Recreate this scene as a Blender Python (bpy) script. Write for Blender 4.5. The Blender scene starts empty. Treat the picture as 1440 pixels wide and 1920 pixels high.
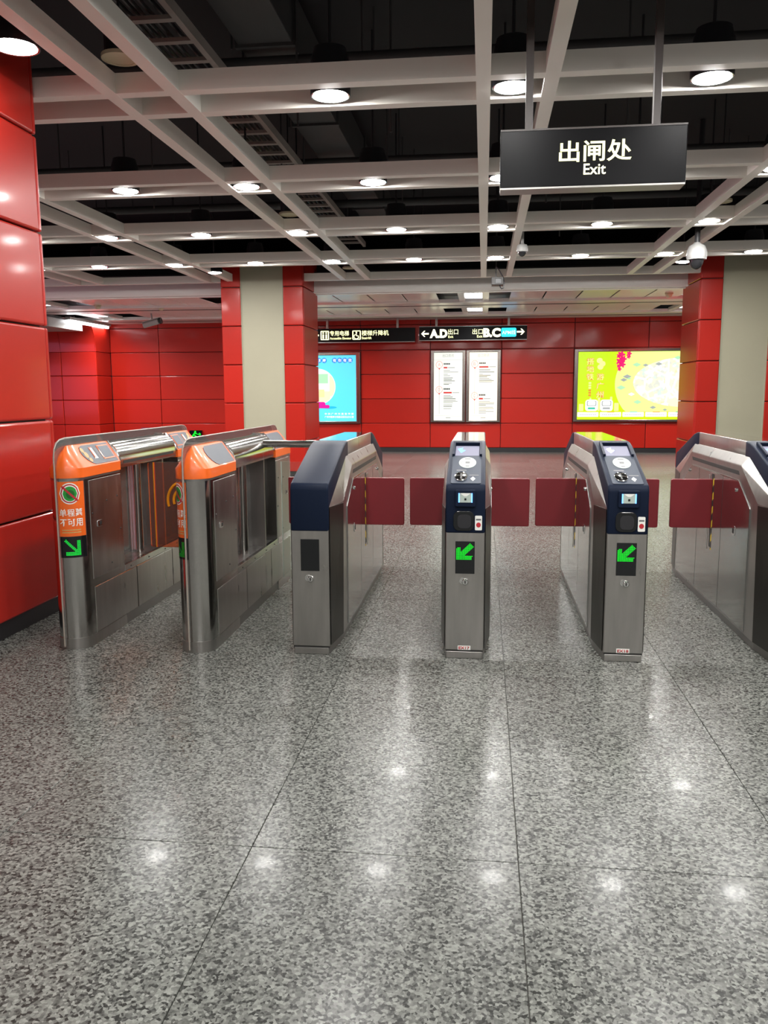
import bpy, bmesh, math, random
from mathutils import Matrix, Vector
random.seed(7)
SC = bpy.context.scene
COL = SC.collection
PI = math.pi

# ---------------------------------------------------------------- camera, light level, view
F_PX = 1560.0
cam_d = bpy.data.cameras.new('camera'); cam = bpy.data.objects.new('camera', cam_d); COL.objects.link(cam)
cam_d.sensor_fit = 'VERTICAL'; cam_d.sensor_height = 36.0; cam_d.lens = F_PX / 1920.0 * 36.0
cam_d.clip_start = 0.05; cam_d.clip_end = 100
_R = ((0.993011, 0.117923, -0.004737), (0.01221, -0.142576, -0.989709), (-0.117385, 0.982734, -0.14302))
cam.matrix_world = Matrix(((_R[0][0], -_R[1][0], -_R[2][0], 0.0), (_R[0][1], -_R[1][1], -_R[2][1], 0.0),
                           (_R[0][2], -_R[1][2], -_R[2][2], 1.4), (0, 0, 0, 1)))
SC.camera = cam
world = bpy.data.worlds.new('world'); SC.world = world; world.use_nodes = True
world.node_tree.nodes['Background'].inputs[0].default_value = (1.0, 0.94, 0.88, 1)
world.node_tree.nodes['Background'].inputs[1].default_value = 0.2
SC.view_settings.view_transform = 'Standard'; SC.view_settings.look = 'None'
SC.view_settings.gamma = 1.0; SC.view_settings.use_curve_mapping = False
SC.view_settings.exposure = 1.25
LAMP_W = 12.0          # watts of each round ceiling downlight
SOFFIT_W = 30.0        # watts of each square soffit light
AD = 0.41              # brightness of the backlit posters

# ---------------------------------------------------------------- materials
def nodes_of(name):
    m = bpy.data.materials.new(name); m.use_nodes = True
    nt = m.node_tree; return m, nt, nt.nodes['Principled BSDF']
def srgb(r, g, b):
    def f(c):
        c /= 255.0
        return c / 12.92 if c <= 0.04045 else ((c + 0.055) / 1.055) ** 2.4
    return (f(r), f(g), f(b), 1.0)
def mat(name, col, rough=0.5, metal=0.0, coat=0.0, spec=0.5, noise=0.0, nscale=8.0, bump=0.0, bscale=60.0, stretch=None, rvar=0.0):
    m, nt, p = nodes_of(name)
    p.inputs['Base Color'].default_value = col; p.inputs['Roughness'].default_value = rough
    p.inputs['Metallic'].default_value = metal; p.inputs['Coat Weight'].default_value = coat
    p.inputs['Coat Roughness'].default_value = 0.04; p.inputs['Specular IOR Level'].default_value = spec
    if noise or bump or rvar:
        tc = nt.nodes.new('ShaderNodeTexCoord'); mp = nt.nodes.new('ShaderNodeMapping')
        nt.links.new(tc.outputs['Object'], mp.inputs['Vector'])
        if stretch: mp.inputs['Scale'].default_value = stretch
        n = nt.nodes.new('ShaderNodeTexNoise'); n.inputs['Scale'].default_value = nscale; n.inputs['Detail'].default_value = 3
        nt.links.new(mp.outputs[0], n.inputs['Vector'])
        if noise:
            mx = nt.nodes.new('ShaderNodeMix'); mx.data_type = 'RGBA'; mx.inputs['Factor'].default_value = noise
            mx.inputs[6].default_value = col; mx.blend_type = 'OVERLAY'
            nt.links.new(n.outputs['Fac'], mx.inputs[7]); nt.links.new(mx.outputs[2], p.inputs['Base Color'])
        if rvar:
            mr = nt.nodes.new('ShaderNodeMapRange'); mr.inputs['To Min'].default_value = max(0.02, rough - rvar)
            mr.inputs['To Max'].default_value = rough + rvar
            nt.links.new(n.outputs['Fac'], mr.inputs['Value']); nt.links.new(mr.outputs[0], p.inputs['Roughness'])
        if bump:
            n2 = nt.nodes.new('ShaderNodeTexNoise'); n2.inputs['Scale'].default_value = bscale; n2.inputs['Detail'].default_value = 2
            nt.links.new(mp.outputs[0], n2.inputs['Vector'])
            b = nt.nodes.new('ShaderNodeBump'); b.inputs['Strength'].default_value = bump; b.inputs['Distance'].default_value = 0.002
            nt.links.new(n2.outputs['Fac'], b.inputs['Height']); nt.links.new(b.outputs[0], p.inputs['Normal'])
    return m
def emi(name, col, strength):
    m, nt, p = nodes_of(name)
    p.inputs['Base Color'].default_value = (col[0] * .5, col[1] * .5, col[2] * .5, 1)
    p.inputs['Roughness'].default_value = 0.25
    p.inputs['Emission Color'].default_value = col; p.inputs['Emission Strength'].default_value = strength
    return m
def clear(name, col, alpha_mix, rough=0.02):
    """thin clear sheet: mostly transparent, with a mirror-like glaze"""
    m = bpy.data.materials.new(name); m.use_nodes = True; nt = m.node_tree; nt.nodes.clear()
    o = nt.nodes.new('ShaderNodeOutputMaterial'); t = nt.nodes.new('ShaderNodeBsdfTransparent'); g = nt.nodes.new('ShaderNodeBsdfGlossy')
    d = nt.nodes.new('ShaderNodeBsdfDiffuse')
    t.inputs[0].default_value = col; g.inputs['Roughness'].default_value = rough; g.inputs[0].default_value = (1, 1, 1, 1)
    fr = nt.nodes.new('ShaderNodeFresnel'); fr.inputs[0].default_value = 1.45
    mx = nt.nodes.new('ShaderNodeMixShader'); nt.links.new(fr.outputs[0], mx.inputs[0])
    m2 = nt.nodes.new('ShaderNodeMixShader'); m2.inputs[0].default_value = alpha_mix
    d.inputs[0].default_value = (0.75, 0.75, 0.72, 1)
    nt.links.new(t.outputs[0], m2.inputs[1]); nt.links.new(d.outputs[0], m2.inputs[2])
    nt.links.new(m2.outputs[0], mx.inputs[1]); nt.links.new(g.outputs[0], mx.inputs[2])
    nt.links.new(mx.outputs[0], o.inputs[0]); return m

def red_panel():
    m, nt, p = nodes_of('red_enamel')
    oi = nt.nodes.new('ShaderNodeObjectInfo'); mr = nt.nodes.new('ShaderNodeMapRange')
    mr.inputs['To Min'].default_value = 0.9; mr.inputs['To Max'].default_value = 1.08
    nt.links.new(oi.outputs['Random'], mr.inputs['Value'])
    mx = nt.nodes.new('ShaderNodeMix'); mx.data_type = 'RGBA'; mx.blend_type = 'MULTIPLY'; mx.inputs['Factor'].default_value = 1
    mx.inputs[6].default_value = (0.42, 0.0145, 0.0075, 1); nt.links.new(mr.outputs[0], mx.inputs[7])
    nt.links.new(mx.outputs[2], p.inputs['Base Color'])
    p.inputs['Roughness'].default_value = 0.3; p.inputs['Specular IOR Level'].default_value = 0.25
    p.inputs['Coat Weight'].default_value = 0.2; p.inputs['Coat Roughness'].default_value = 0.09
    # gentle oil-canning of the sheet
    g = nt.nodes.new('ShaderNodeNewGeometry'); n = nt.nodes.new('ShaderNodeTexNoise'); n.inputs['Scale'].default_value = 1.1
    n.inputs['Detail'].default_value = 1
    nt.links.new(g.outputs['Position'], n.inputs['Vector'])
    b = nt.nodes.new('ShaderNodeBump'); b.inputs['Strength'].default_value = 0.12; b.inputs['Distance'].default_value = 0.03
    nt.links.new(n.outputs['Fac'], b.inputs['Height']); nt.links.new(b.outputs[0], p.inputs['Normal'])
    nt.links.new(b.outputs[0], p.inputs['Coat Normal'])
    return m
def granite():
    m, nt, p = nodes_of('granite_floor')
    g = nt.nodes.new('ShaderNodeNewGeometry'); oi = nt.nodes.new('ShaderNodeObjectInfo')
    off = nt.nodes.new('ShaderNodeVectorMath'); off.operation = 'MULTIPLY_ADD'
    off.inputs[1].default_value = (1, 1, 1)
    cmb = nt.nodes.new('ShaderNodeCombineXYZ'); mul = nt.nodes.new('ShaderNodeMath'); mul.operation = 'MULTIPLY'; mul.inputs[1].default_value = 37.0
    nt.links.new(oi.outputs['Random'], mul.inputs[0]); nt.links.new(mul.outputs[0], cmb.inputs[2])
    nt.links.new(g.outputs['Position'], off.inputs[0]); nt.links.new(cmb.outputs[0], off.inputs[2])
    v = nt.nodes.new('ShaderNodeTexVoronoi'); v.inputs['Scale'].default_value = 125.0; v.inputs['Randomness'].default_value = 1.0
    nt.links.new(off.outputs[0], v.inputs['Vector'])
    sep = nt.nodes.new('ShaderNodeSeparateColor'); nt.links.new(v.outputs['Color'], sep.inputs[0])
    r1 = nt.nodes.new('ShaderNodeValToRGB'); e = r1.color_ramp.elements
    e[0].position = 0.0; e[0].color = (0.02, 0.0205, 0.0185, 1); e[1].position = 1.0; e[1].color = (0.215, 0.221, 0.202, 1)
    for pos, c in ((0.13, (0.030, 0.031, 0.0285, 1)), (0.28, (0.071, 0.073, 0.067, 1)), (0.55, (0.120, 0.1235, 0.1125, 1)), (0.8, (0.163, 0.168, 0.153, 1))):
        q = e.new(pos); q.color = c
    n = nt.nodes.new('ShaderNodeTexNoise'); n.inputs['Scale'].default_value = 70.0; n.inputs['Detail'].default_value = 4
    nt.links.new(off.outputs[0], n.inputs['Vector'])
    ad = nt.nodes.new('ShaderNodeMath'); ad.operation = 'MULTIPLY_ADD'; ad.inputs[1].default_value = 0.95; 
    sub = nt.nodes.new('ShaderNodeMath'); sub.operation = 'SUBTRACT'; sub.inputs[1].default_value = 0.5
    nt.links.new(n.outputs['Fac'], sub.inputs[0]); nt.links.new(sub.outputs[0], ad.inputs[0]); nt.links.new(sep.outputs[0], ad.inputs[2])
    nt.links.new(ad.outputs[0], r1.inputs[0])
    mr = nt.nodes.new('ShaderNodeMapRange'); mr.inputs['To Min'].default_value = 0.88; mr.inputs['To Max'].default_value = 1.08
    nt.links.new(oi.outputs['Random'], mr.inputs['Value'])
    mx = nt.nodes.new('ShaderNodeMix'); mx.data_type = 'RGBA'; mx.blend_type = 'MULTIPLY'; mx.inputs['Factor'].default_value = 1
    nt.links.new(r1.outputs[0], mx.inputs[6]); nt.links.new(mr.outputs[0], mx.inputs[7]); nt.links.new(mx.outputs[2], p.inputs['Base Color'])
    p.inputs['Roughness'].default_value = 0.24; p.inputs['Specular IOR Level'].default_value = 0.17
    p.inputs['Coat Weight'].default_value = 0.015; p.inputs['Coat Roughness'].default_value = 0.03
    return m
def map_print():
    """printed city map: pale green ground with white streets and grey, blue and orange blocks"""
    m, nt, p = nodes_of('map_print')
    tc = nt.nodes.new('ShaderNodeTexCoord'); mp = nt.nodes.new('ShaderNodeMapping'); mp.inputs['Rotation'].default_value = (0, 0.6, 0)
    nt.links.new(tc.outputs['Object'], mp.inputs[0])
    v = nt.nodes.new('ShaderNodeTexVoronoi'); v.inputs['Scale'].default_value = 13.0; v.distance = 'MANHATTAN'; v.inputs['Randomness'].default_value = 0.75
    nt.links.new(mp.outputs[0], v.inputs['Vector'])
    sep = nt.nodes.new('ShaderNodeSeparateColor'); nt.links.new(v.outputs['Color'], sep.inputs[0])
    r = nt.nodes.new('ShaderNodeValToRGB'); r.color_ramp.interpolation = 'CONSTANT'; e = r.color_ramp.elements
    e[0].position = 0; e[0].color = srgb(232, 250, 170); e[1].position = 0.45; e[1].color = srgb(250, 252, 236)
    for pos, c in ((0.6, srgb(170, 178, 170)), (0.72, srgb(240, 246, 235)), (0.82, srgb(160, 205, 190)), (0.9, srgb(240, 190, 120)), (0.94, srgb(225, 250, 160))):
        q = e.new(pos); q.color = c
    nt.links.new(sep.outputs[0], r.inputs[0])
    b = nt.nodes.new('ShaderNodeTexVoronoi'); b.feature = 'DISTANCE_TO_EDGE'; b.inputs['Scale'].default_value = 2.6
    nt.links.new(mp.outputs[0], b.inputs['Vector'])
    lt = nt.nodes.new('ShaderNodeMath'); lt.operation = 'LESS_THAN'; lt.inputs[1].default_value = 0.045
    nt.links.new(b.outputs['Distance'], lt.inputs[0])
    mx = nt.nodes.new('ShaderNodeMix'); mx.data_type = 'RGBA'; mx.inputs[7].default_value = (1, 1, 0.97, 1)
    nt.links.new(lt.outputs[0], mx.inputs['Factor']); nt.links.new(r.outputs[0], mx.inputs[6])
    nt.links.new(mx.outputs[2], p.inputs['Emission Color']); p.inputs['Emission Strength'].default_value = AD
    p.inputs['Base Color'].default_value = (.4, .4, .35, 1)
    return m
def hazard():
    m, nt, p = nodes_of('hazard_tape')
    tc = nt.nodes.new('ShaderNodeTexCoord'); w = nt.nodes.new('ShaderNodeTexWave'); w.inputs['Scale'].default_value = 7.0
    w.bands_direction = 'DIAGONAL'
    nt.links.new(tc.outputs['Object'], w.inputs['Vector'])
    r = nt.nodes.new('ShaderNodeValToRGB'); r.color_ramp.interpolation = 'CONSTANT'; e = r.color_ramp.elements
    e[0].color = (0.02, 0.02, 0.02, 1); e[1].position = 0.5; e[1].color = srgb(210, 175, 40)
    nt.links.new(w.outputs['Fac'], r.inputs[0]); nt.links.new(r.outputs[0], p.inputs['Base Color']); return m

RED = red_panel(); FLOORM = granite()
GROUT = mat('grout', srgb(88, 86, 80), 0.6)
BLACK = mat('black_paint', (0.012, 0.012, 0.014, 1), 0.5)
VOID = mat('void_black', (0.006, 0.006, 0.008, 1), 0.8)
DUCT = mat('duct_grey', srgb(52, 51, 52), 0.6, noise=0.2, nscale=3)
TRAYM = mat('tray_grey', srgb(150, 142, 136), 0.5)
BEAM = mat('beam_paint', srgb(243, 238, 230), 0.45, noise=0.08, nscale=2)
BEIGE = mat('beige_panel', srgb(164, 160, 138), 0.5, noise=0.06, nscale=1.5)
SOFF = mat('white_ceiling_panel', srgb(240, 237, 232), 0.25)
STEEL = mat('brushed_steel', (0.46, 0.445, 0.425, 1), 0.3, 1.0, rvar=0.07, nscale=22, stretch=(1, 1, 0.15), noise=0.22)
STEELP = mat('polished_steel', (0.54, 0.53, 0.51, 1), 0.14, 1.0, rvar=0.03, nscale=14)
TOPM = mat('polished_top', (0.78, 0.78, 0.77, 1), 0.07, 1.0)
STEELD = mat('dark_steel_edge', (0.30, 0.29, 0.28, 1), 0.35, 1.0)
GROOVE = mat('groove_dark', (0.02, 0.019, 0.018, 1), 0.5)
CHROME = mat('chrome', (0.8, 0.8, 0.8, 1), 0.08, 1.0)
NAVY = mat('navy_plastic', srgb(21, 29, 46), 0.42, spec=0.08)
NAVYP = mat('navy_fascia', srgb(36, 46, 62), 0.5, spec=0.3)
FLAP = mat('maroon_flap', srgb(108, 22, 30), 0.35)
ORANGE = mat('orange_plastic', srgb(226, 98, 30), 0.32, coat=0.2)
CHARC = mat('charcoal_panel', srgb(70, 75, 84), 0.45)
SCREEN = emi('lcd_screen', srgb(140, 140, 185), 0.16); SCREEN.node_tree.nodes['Principled BSDF'].inputs['Roughness'].default_value = 0.5; SCREEN.node_tree.nodes['Principled BSDF'].inputs['Base Color'].default_value = (.1, .1, .13, 1)
LCDD = mat('dark_lcd', srgb(52, 62, 74), 0.4)
LEDBLK = mat('led_black', (0.008, 0.009, 0.01, 1), 0.15)
LEDG = emi('led_green', (0.006, 0.85, 0.03, 1), 0.5)
LEDDIM = emi('led_green_dim', (0.0, 0.5, 0.03, 1), 0.03)
LEDBLUE = emi('led_blue', (0.10, 0.30, 1.0, 1), 1.5)
WHITE = mat('white_print', srgb(226, 226, 220), 0.45)
OVAL = mat('pale_green_plate', srgb(168, 180, 172), 0.5)
REDPR = mat('red_print', srgb(176, 34, 46), 0.45)
GREYPR = mat('grey_print', srgb(96, 96, 98), 0.5)
GREENTOK = mat('green_print', srgb(30, 140, 50), 0.4)
DKGREEN = mat('dark_green_print', srgb(16, 90, 30), 0.4)
GOLD = mat('gold_print', srgb(190, 150, 90), 0.45)
CAMW = mat('camera_white', srgb(160, 160, 158), 0.35)
POLEM = mat('brown_pole_paint', srgb(66, 57, 54), 0.4)
CAMG = mat('camera_grey', srgb(58, 57, 56), 0.5)
SMOKE = mat('smoked_dome', (0.02, 0.02, 0.022, 1), 0.06)
LAMPBLK = mat('lamp_black', (0.015, 0.015, 0.018, 1), 0.4)
SPKM = mat('speaker_cream', srgb(208, 196, 166), 0.5)
LAMPE = emi('lamp_glow', (0.92, 0.96, 1.0, 1), 9.0)
LAMPE2 = emi('downlight_glow', (1.0, 0.98, 0.95, 1), LAMP_W / 0.107)
LAMPD = emi('downlight_glow_low', (1.0, 0.98, 0.95, 1), 2.5 / 0.107)
TUBEE = emi('tube_glow', (0.95, 0.97, 1.0, 1), 4.0)
GLASS = clear('clear_glass', (0.93, 0.96, 0.93, 1), 0.03)
ACRYL = clear('clear_acrylic', (0.97, 0.95, 0.93, 1), 0.10)
ORGLASS = clear('orange_glass', (0.95, 0.36, 0.02, 1), 0.06)
ORPRINT = mat('orange_print', srgb(224, 140, 10), 0.4)
MAROON = mat('maroon_board', srgb(112, 22, 48), 0.4)
HAZ = hazard()
SIGNBLK = mat('sign_black', (0.0035, 0.0035, 0.0045, 1), 0.3, spec=0.1)
SIGNTXT = emi('sign_cream', srgb(240, 240, 176), 0.95)
SIGNTXT2 = emi('sign_cream_bright', srgb(250, 248, 205), 1.15)
SIGNBLUE = emi('sign_blue', srgb(20, 176, 220), 0.9)
FRAMEM = mat('bronze_steel_frame', (0.22, 0.195, 0.18, 1), 0.22, 1.0)
A_BLUE = emi('ad_blue', srgb(86, 210, 240), AD)
A_WHITE = emi('ad_white', srgb(250, 252, 250), AD)
A_MINT = emi('ad_mint', srgb(160, 214, 170), AD)
A_CREAM = emi('ad_cream', srgb(236, 226, 180), AD)
A_MAG = emi('ad_magenta', srgb(206, 18, 150), AD * 0.9)
A_DBLUE = emi('ad_deep_blue', srgb(20, 130, 220), AD)
A_SHBLUE = emi('ad_shade_blue', srgb(30, 176, 214), AD)
A_LIME = emi('ad_lime', srgb(190, 232, 16), AD)
A_PALE = emi('ad_pale_lime', srgb(214, 246, 140), AD)
A_PEACH = emi('ad_peach', srgb(255, 222, 150), AD)
A_ORL = emi('ad_orange_line', srgb(210, 130, 50), AD)
A_PINK = emi('ad_pink', srgb(240, 30, 110), AD)
A_TEAL = emi('ad_teal', srgb(40, 180, 150), AD)
A_GREY = emi('ad_grey', srgb(150, 158, 158), AD)
A_OFFW = emi('poster_white', srgb(226, 232, 220), AD * 0.92)
A_WARM = emi('poster_warm_white', srgb(252, 244, 220), AD * 0.95)
P_RED = emi('poster_red', srgb(200, 40, 40), AD * 0.8)
P_PINKLINE = emi('poster_rose', srgb(226, 150, 140), AD * 0.85)
P_GREY = emi('poster_grey', srgb(150, 152, 150), AD * 0.75)
P_DARK = emi('poster_dark', srgb(70, 74, 74), AD * 0.6)
A_ROSE = emi('ad_rose', srgb(250, 150, 190), 2.0)
MAPM = map_print()

# ---------------------------------------------------------------- mesh helpers
class MB:
    def __init__(s): s.v = []; s.f = []
    def add(s, vs, fs):
        o = len(s.v); s.v += [tuple(p) for p in vs]; s.f += [tuple(i + o for i in f) for f in fs]; return s
    def box(s, x0, x1, y0, y1, z0, z1):
        return s.add([(x0, y0, z0), (x1, y0, z0), (x1, y1, z0), (x0, y1, z0), (x0, y0, z1), (x1, y0, z1), (x1, y1, z1), (x0, y1, z1)],
                     [(0, 3, 2, 1), (4, 5, 6, 7), (0, 1, 5, 4), (1, 2, 6, 5), (2, 3, 7, 6), (3, 0, 4, 7)])
    def loft(s, rings, caps=True):
        n = len(rings[0]); vs = [p for r in rings for p in r]; fs = []
        for k in range(len(rings) - 1):
            for i in range(n):
                j = (i + 1) % n; fs.append((k * n + i, k * n + j, (k + 1) * n + j, (k + 1) * n + i))
        if caps: fs.append(tuple(range(n))[::-1]); fs.append(tuple((len(rings) - 1) * n + i for i in range(n)))
        return s.add(vs, fs)
    def prism(s, poly, axis, a, b):
        def P(u, v, w): return {'x': (w, u, v), 'y': (u, w, v), 'z': (u, v, w)}[axis]
        return s.loft([[P(u, v, a) for u, v in poly], [P(u, v, b) for u, v in poly]])
    def tube(s, path, r, n=12, caps=True):
        path = [Vector(p) for p in path]; rings = []
        up0 = None
        for i, p in enumerate(path):
            d = (path[min(i + 1, len(path) - 1)] - path[max(i - 1, 0)]).normalized()
            if up0 is None: up0 = Vector((0, 0, 1)) if abs(d.z) < 0.9 else Vector((0, 1, 0))
            a = d.cross(up0).normalized(); b = a.cross(d).normalized(); up0 = b
            rr = r[i] if isinstance(r, (list, tuple)) else r
            rings.append([p + a * rr * math.cos(2 * PI * k / n) + b * rr * math.sin(2 * PI * k / n) for k in range(n)])
        return s.loft(rings, caps)
    def lathe(s, prof, n=24, c=(0, 0, 0), axis='z', caps=True):
        rings = []
        for r, h in prof:
            ring = []
            for k in range(n):
                a = 2 * PI * k / n; u, v = r * math.cos(a), r * math.sin(a)
                p = {'z': (u, v, h), 'y': (u, h, v), 'x': (h, u, v)}[axis]
                ring.append((c[0] + p[0], c[1] + p[1], c[2] + p[2]))
            rings.append(ring)
        return s.loft(rings, caps)
    def mesh(s, name, bevel=0.0, seg=2, smooth=False, angle=40):
        me = bpy.data.meshes.new(name); me.from_pydata(s.v, [], s.f)
        bm = bmesh.new(); bm.from_mesh(me)
        bmesh.ops.recalc_face_normals(bm, faces=bm.faces)
        if bevel:
            es = [e for e in bm.edges if len(e.link_faces) == 2 and e.calc_face_angle(0) > math.radians(25)]
            bmesh.ops.bevel(bm, geom=es, offset=bevel, segments=seg, profile=0.5, affect='EDGES', clamp_overlap=True)
        bm.to_mesh(me); bm.free()
        if smooth:
            me.shade_smooth(); me.set_sharp_from_angle(angle=math.radians(angle))
        return me
def link(name, me, m=None, parent=None, loc=(0, 0, 0), rot=(0, 0, 0)):
    o = bpy.data.objects.new(name, me); COL.objects.link(o)
    if m is not None and me is not None and not me.materials: me.materials.append(m)
    o.location = loc; o.rotation_euler = rot
    if parent is not None: o.parent = parent
    return o
def obj(name, mb, m, parent=None, loc=(0, 0, 0), rot=(0, 0, 0), bevel=0.0, seg=2, smooth=False, angle=40):
    return link(name, mb.mesh(name, bevel, seg, smooth, angle), m, parent, loc, rot)
def tag(o, label, cat, group=None):
    o['label'] = label; o['category'] = cat
    if group: o['group'] = group
    return o
def thing(name, label, cat, loc=(0, 0, 0), rot=(0, 0, 0), group=None):
    o = bpy.data.objects.new(name, None); COL.objects.link(o); o.location = loc; o.rotation_euler = rot
    o.empty_display_size = 0.1
    return tag(o, label, cat, group)
def struct(o, label=None):
    o['kind'] = 'structure'
    if label: o['label'] = label
    return o
def box(*a): return MB().box(*a)
def rrect(x0, x1, z0, z1, r, n=4):
    pts = []
    for cx, cz, a0 in ((x1 - r, z1 - r, 0), (x0 + r, z1 - r, 90), (x0 + r, z0 + r, 180), (x1 - r, z0 + r, 270)):
        for k in range(n + 1):
            a = math.radians(a0 + 90 * k / n); pts.append((cx + r * math.cos(a), cz + r * math.sin(a)))
    return pts
def ell(cx, cz, rx, rz, n=28):
    return [(cx + rx * math.cos(2 * PI * k / n), cz + rz * math.sin(2 * PI * k / n)) for k in range(n)]
_tc = {}
def text_mesh(s, bold=0.0):
    cu = bpy.data.curves.new('text', 'FONT'); cu.body = s; cu.size = 1.0; cu.offset = bold
    cu.resolution_u = 3; cu.fill_mode = 'FRONT'; cu.extrude = 0.0
    o = bpy.data.objects.new('text', cu); COL.objects.link(o)
    me = bpy.data.meshes.new_from_object(o)
    bpy.data.objects.remove(o); bpy.data.curves.remove(cu)
    return me
def text(name, s, x0, x1, z0, z1, y, m, parent, bold=0.0, thick=0.002, face='-y', keep=False):
    """lettering fitted into a rectangle of the parent's x-z plane, facing the camera side"""
    me = text_mesh(s, bold)
    xs = [v.co.x for v in me.vertices]; ys = [v.co.y for v in me.vertices]
    if not xs: return None
    a, b, c, d = min(xs), max(xs), min(ys), max(ys)
    sx = (x1 - x0) / max(1e-6, b - a); sz = (z1 - z0) / max(1e-6, d - c)
    if keep: sx = sz = min(sx, sz)
    ox = (x0 + x1) / 2 - sx * (a + b) / 2; oz = (z0 + z1) / 2 - sz * (c + d) / 2
    bm = bmesh.new(); bm.from_mesh(me)
    for v in bm.verts: v.co = Vector((ox + sx * v.co.x, y, oz + sz * v.co.y))
    ret = bmesh.ops.extrude_face_region(bm, geom=list(bm.faces))
    for g in ret['geom']:
        if isinstance(g, bmesh.types.BMVert): g.co.y -= thick
    bmesh.ops.recalc_face_normals(bm, faces=bm.faces)
    me2 = bpy.data.meshes.new(name); bm.to_mesh(me2); bm.free(); bpy.data.meshes.remove(me)
    return link(name, me2, m, parent)
def flat(name, poly, y, m, parent, thick=0.002):
    return obj(name, MB().prism(poly, 'y', y - thick, y), m, parent)
def area(name, loc, size, power, parent, col=(1.0, 0.98, 0.95), sy=None, spread=150):
    l = bpy.data.lights.new(name, 'AREA'); l.energy = power; l.color = col
    l.shape = 'DISK' if sy is None else 'RECTANGLE'; l.size = size
    if sy is not None: l.size_y = sy
    l.spread = math.radians(spread)
    o = bpy.data.objects.new(name, l); COL.objects.link(o); o.location = loc; o.parent = parent
    return o
ORD = ['first', 'second', 'third', 'fourth', 'fifth', 'sixth', 'seventh', 'eighth', 'ninth', 'tenth', 'eleventh']

# ================================================================ SETTING
# ---- floor of granite tiles
XG, YG, TS, TY = 0.12, 2.35, 0.82, 0.84
floor = struct(obj('floor', box(-14, 12, -7, 20.2, -0.12, -0.008), GROUT), 'speckled grey polished granite floor of the station hall')
tile_me = MB().loft([[(-a, -b, z), (a, -b, z), (a, b, z), (-a, b, z)] for a, b, z in
                     ((TS / 2 - .0012, TY / 2 - .0012, -0.008), (TS / 2 - .0012, TY / 2 - .0012, -0.0012), (TS / 2 - .0024, TY / 2 - .0024, 0.0))]).mesh('tile')
cells = []
for i in range(-16, 14):
    for j in range(-9, 21):
        cx, cy = XG + (i + 0.5) * TS, YG + (j + 0.5) * TY
        if -13.5 < cx < 11.5 and -6.6 < cy < 19.6:
            vis = cy > 0.8 and abs(cx + 0.12 * cy) < 0.55 * cy + 0.9
            cells.append((0 if vis else 1, math.hypot(cx, cy), cx, cy))
cells.sort()
for k, (_, _, cx, cy) in enumerate(cells[:290]):
    link('tile', tile_me, FLOORM, floor, (cx, cy, 0))
rest = MB()
for _, _, cx, cy in cells[290:]:
    a, b = TS / 2 - .0015, TY / 2 - .0015
    rest.box(cx - a, cx + a, cy - b, cy + b, -0.008, 0)
o = obj('tile_field', rest, FLOORM, floor); o['kind'] = 'stuff'

# ---- panel joint heights shared by walls and the near pillar
ZJ = [0.10, 0.665, 1.235, 1.80, 2.357, 2.925, 3.06]
XJ = [-2.86 + 1.627 * k for k in range(-6, 9)]
YW = 19.5
wall_back = struct(obj('wall_back', box(-14, 12, YW + 0.03, YW + 0.3, 0, 4.6), BLACK), 'glossy red enamel panel wall at the far end')
_pc = {}
def panel(parent, name, w, h, t, loc, rot=(0, 0, 0), m=None, bev=0.012):
    """pillow-edged sheet panel, its face towards local -y, standing on loc (lower left corner)"""
    key = (round(w, 3), round(h, 3), t, bev)
    if key not in _pc:
        g = 0.005
        _pc[key] = MB().box(g, w - g, -t, 0, g, h - g).mesh(name, bev, 3)
    me = _pc[key]
    return link(name, me, m or RED, parent, loc, rot)
for i in range(len(XJ) - 1):
    if XJ[i] < -8.96: continue
    for k in range(len(ZJ) - 1):
        panel(wall_back, 'wall_panel', XJ[i + 1] - XJ[i], ZJ[k + 1] - ZJ[k], 0.03, (XJ[i], YW + 0.03, ZJ[k]))
for k in range(len(ZJ) - 1):
    panel(wall_back, 'wall_panel', XJ[0] + 1.627 - XJ[0] - 0.41, ZJ[k + 1] - ZJ[k], 0.03, (-9.0, YW + 0.03, ZJ[k])) if False else None
# piece between the corner and the first whole panel
x_first = min(x for x in XJ if x >= -8.96)
for k in range(len(ZJ) - 1):
    panel(wall_back, 'wall_panel', x_first + 8.96, ZJ[k + 1] - ZJ[k], 0.03, (-8.96, YW + 0.03, ZJ[k]))
struct(obj('baseboard_back', box(-8.96, 12, YW + 0.0, YW + 0.03, 0, 0.10), BLACK), 'black recessed base strip of the far red wall')

# ---- far left projecting wall with vaulted top
wl = struct(obj('wall_left', box(-14, -8.99, 18.76, 20.0, 0, 3.05), BLACK), 'projecting red panel wall with a curved top at far left')
struct(obj('baseboard_left', box(-14, -8.97, 18.74, 18.76, 0, 0.10), BLACK), 'black base strip of the projecting wall')
for k in range(4):
    for x0, x1 in ((-11.25, -9.83), (-9.83, -8.96)):
        panel(wl, 'wall_panel', x1 - x0, ZJ[k + 1] - ZJ[k], 0.03, (x0, 18.76, ZJ[k]))
    panel(wl, 'side_panel', YW - 18.73, ZJ[k + 1] - ZJ[k], 0.03, (-8.99, 18.73, ZJ[k]), (0, 0, PI / 2))
def vault(x0, x1, mb):
    ring = []
    prof = [(18.73 - 0.36 * (1 - math.cos(t)), 2.357 + 0.68 * math.sin(t) * 0.999) for t in [PI / 2 * k / 8 for k in range(9)]]
    poly = prof + [(19.0, 3.037), (19.0, 2.357)]
    mb.prism(poly, 'x', x0 + .004, x1 - .004); return mb
obj('vault_panel', vault(-11.25, -9.83, MB()), RED, wl, smooth=True)
obj('vault_panel', vault(-9.83, -8.97, MB()), RED, wl, smooth=True)
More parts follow.
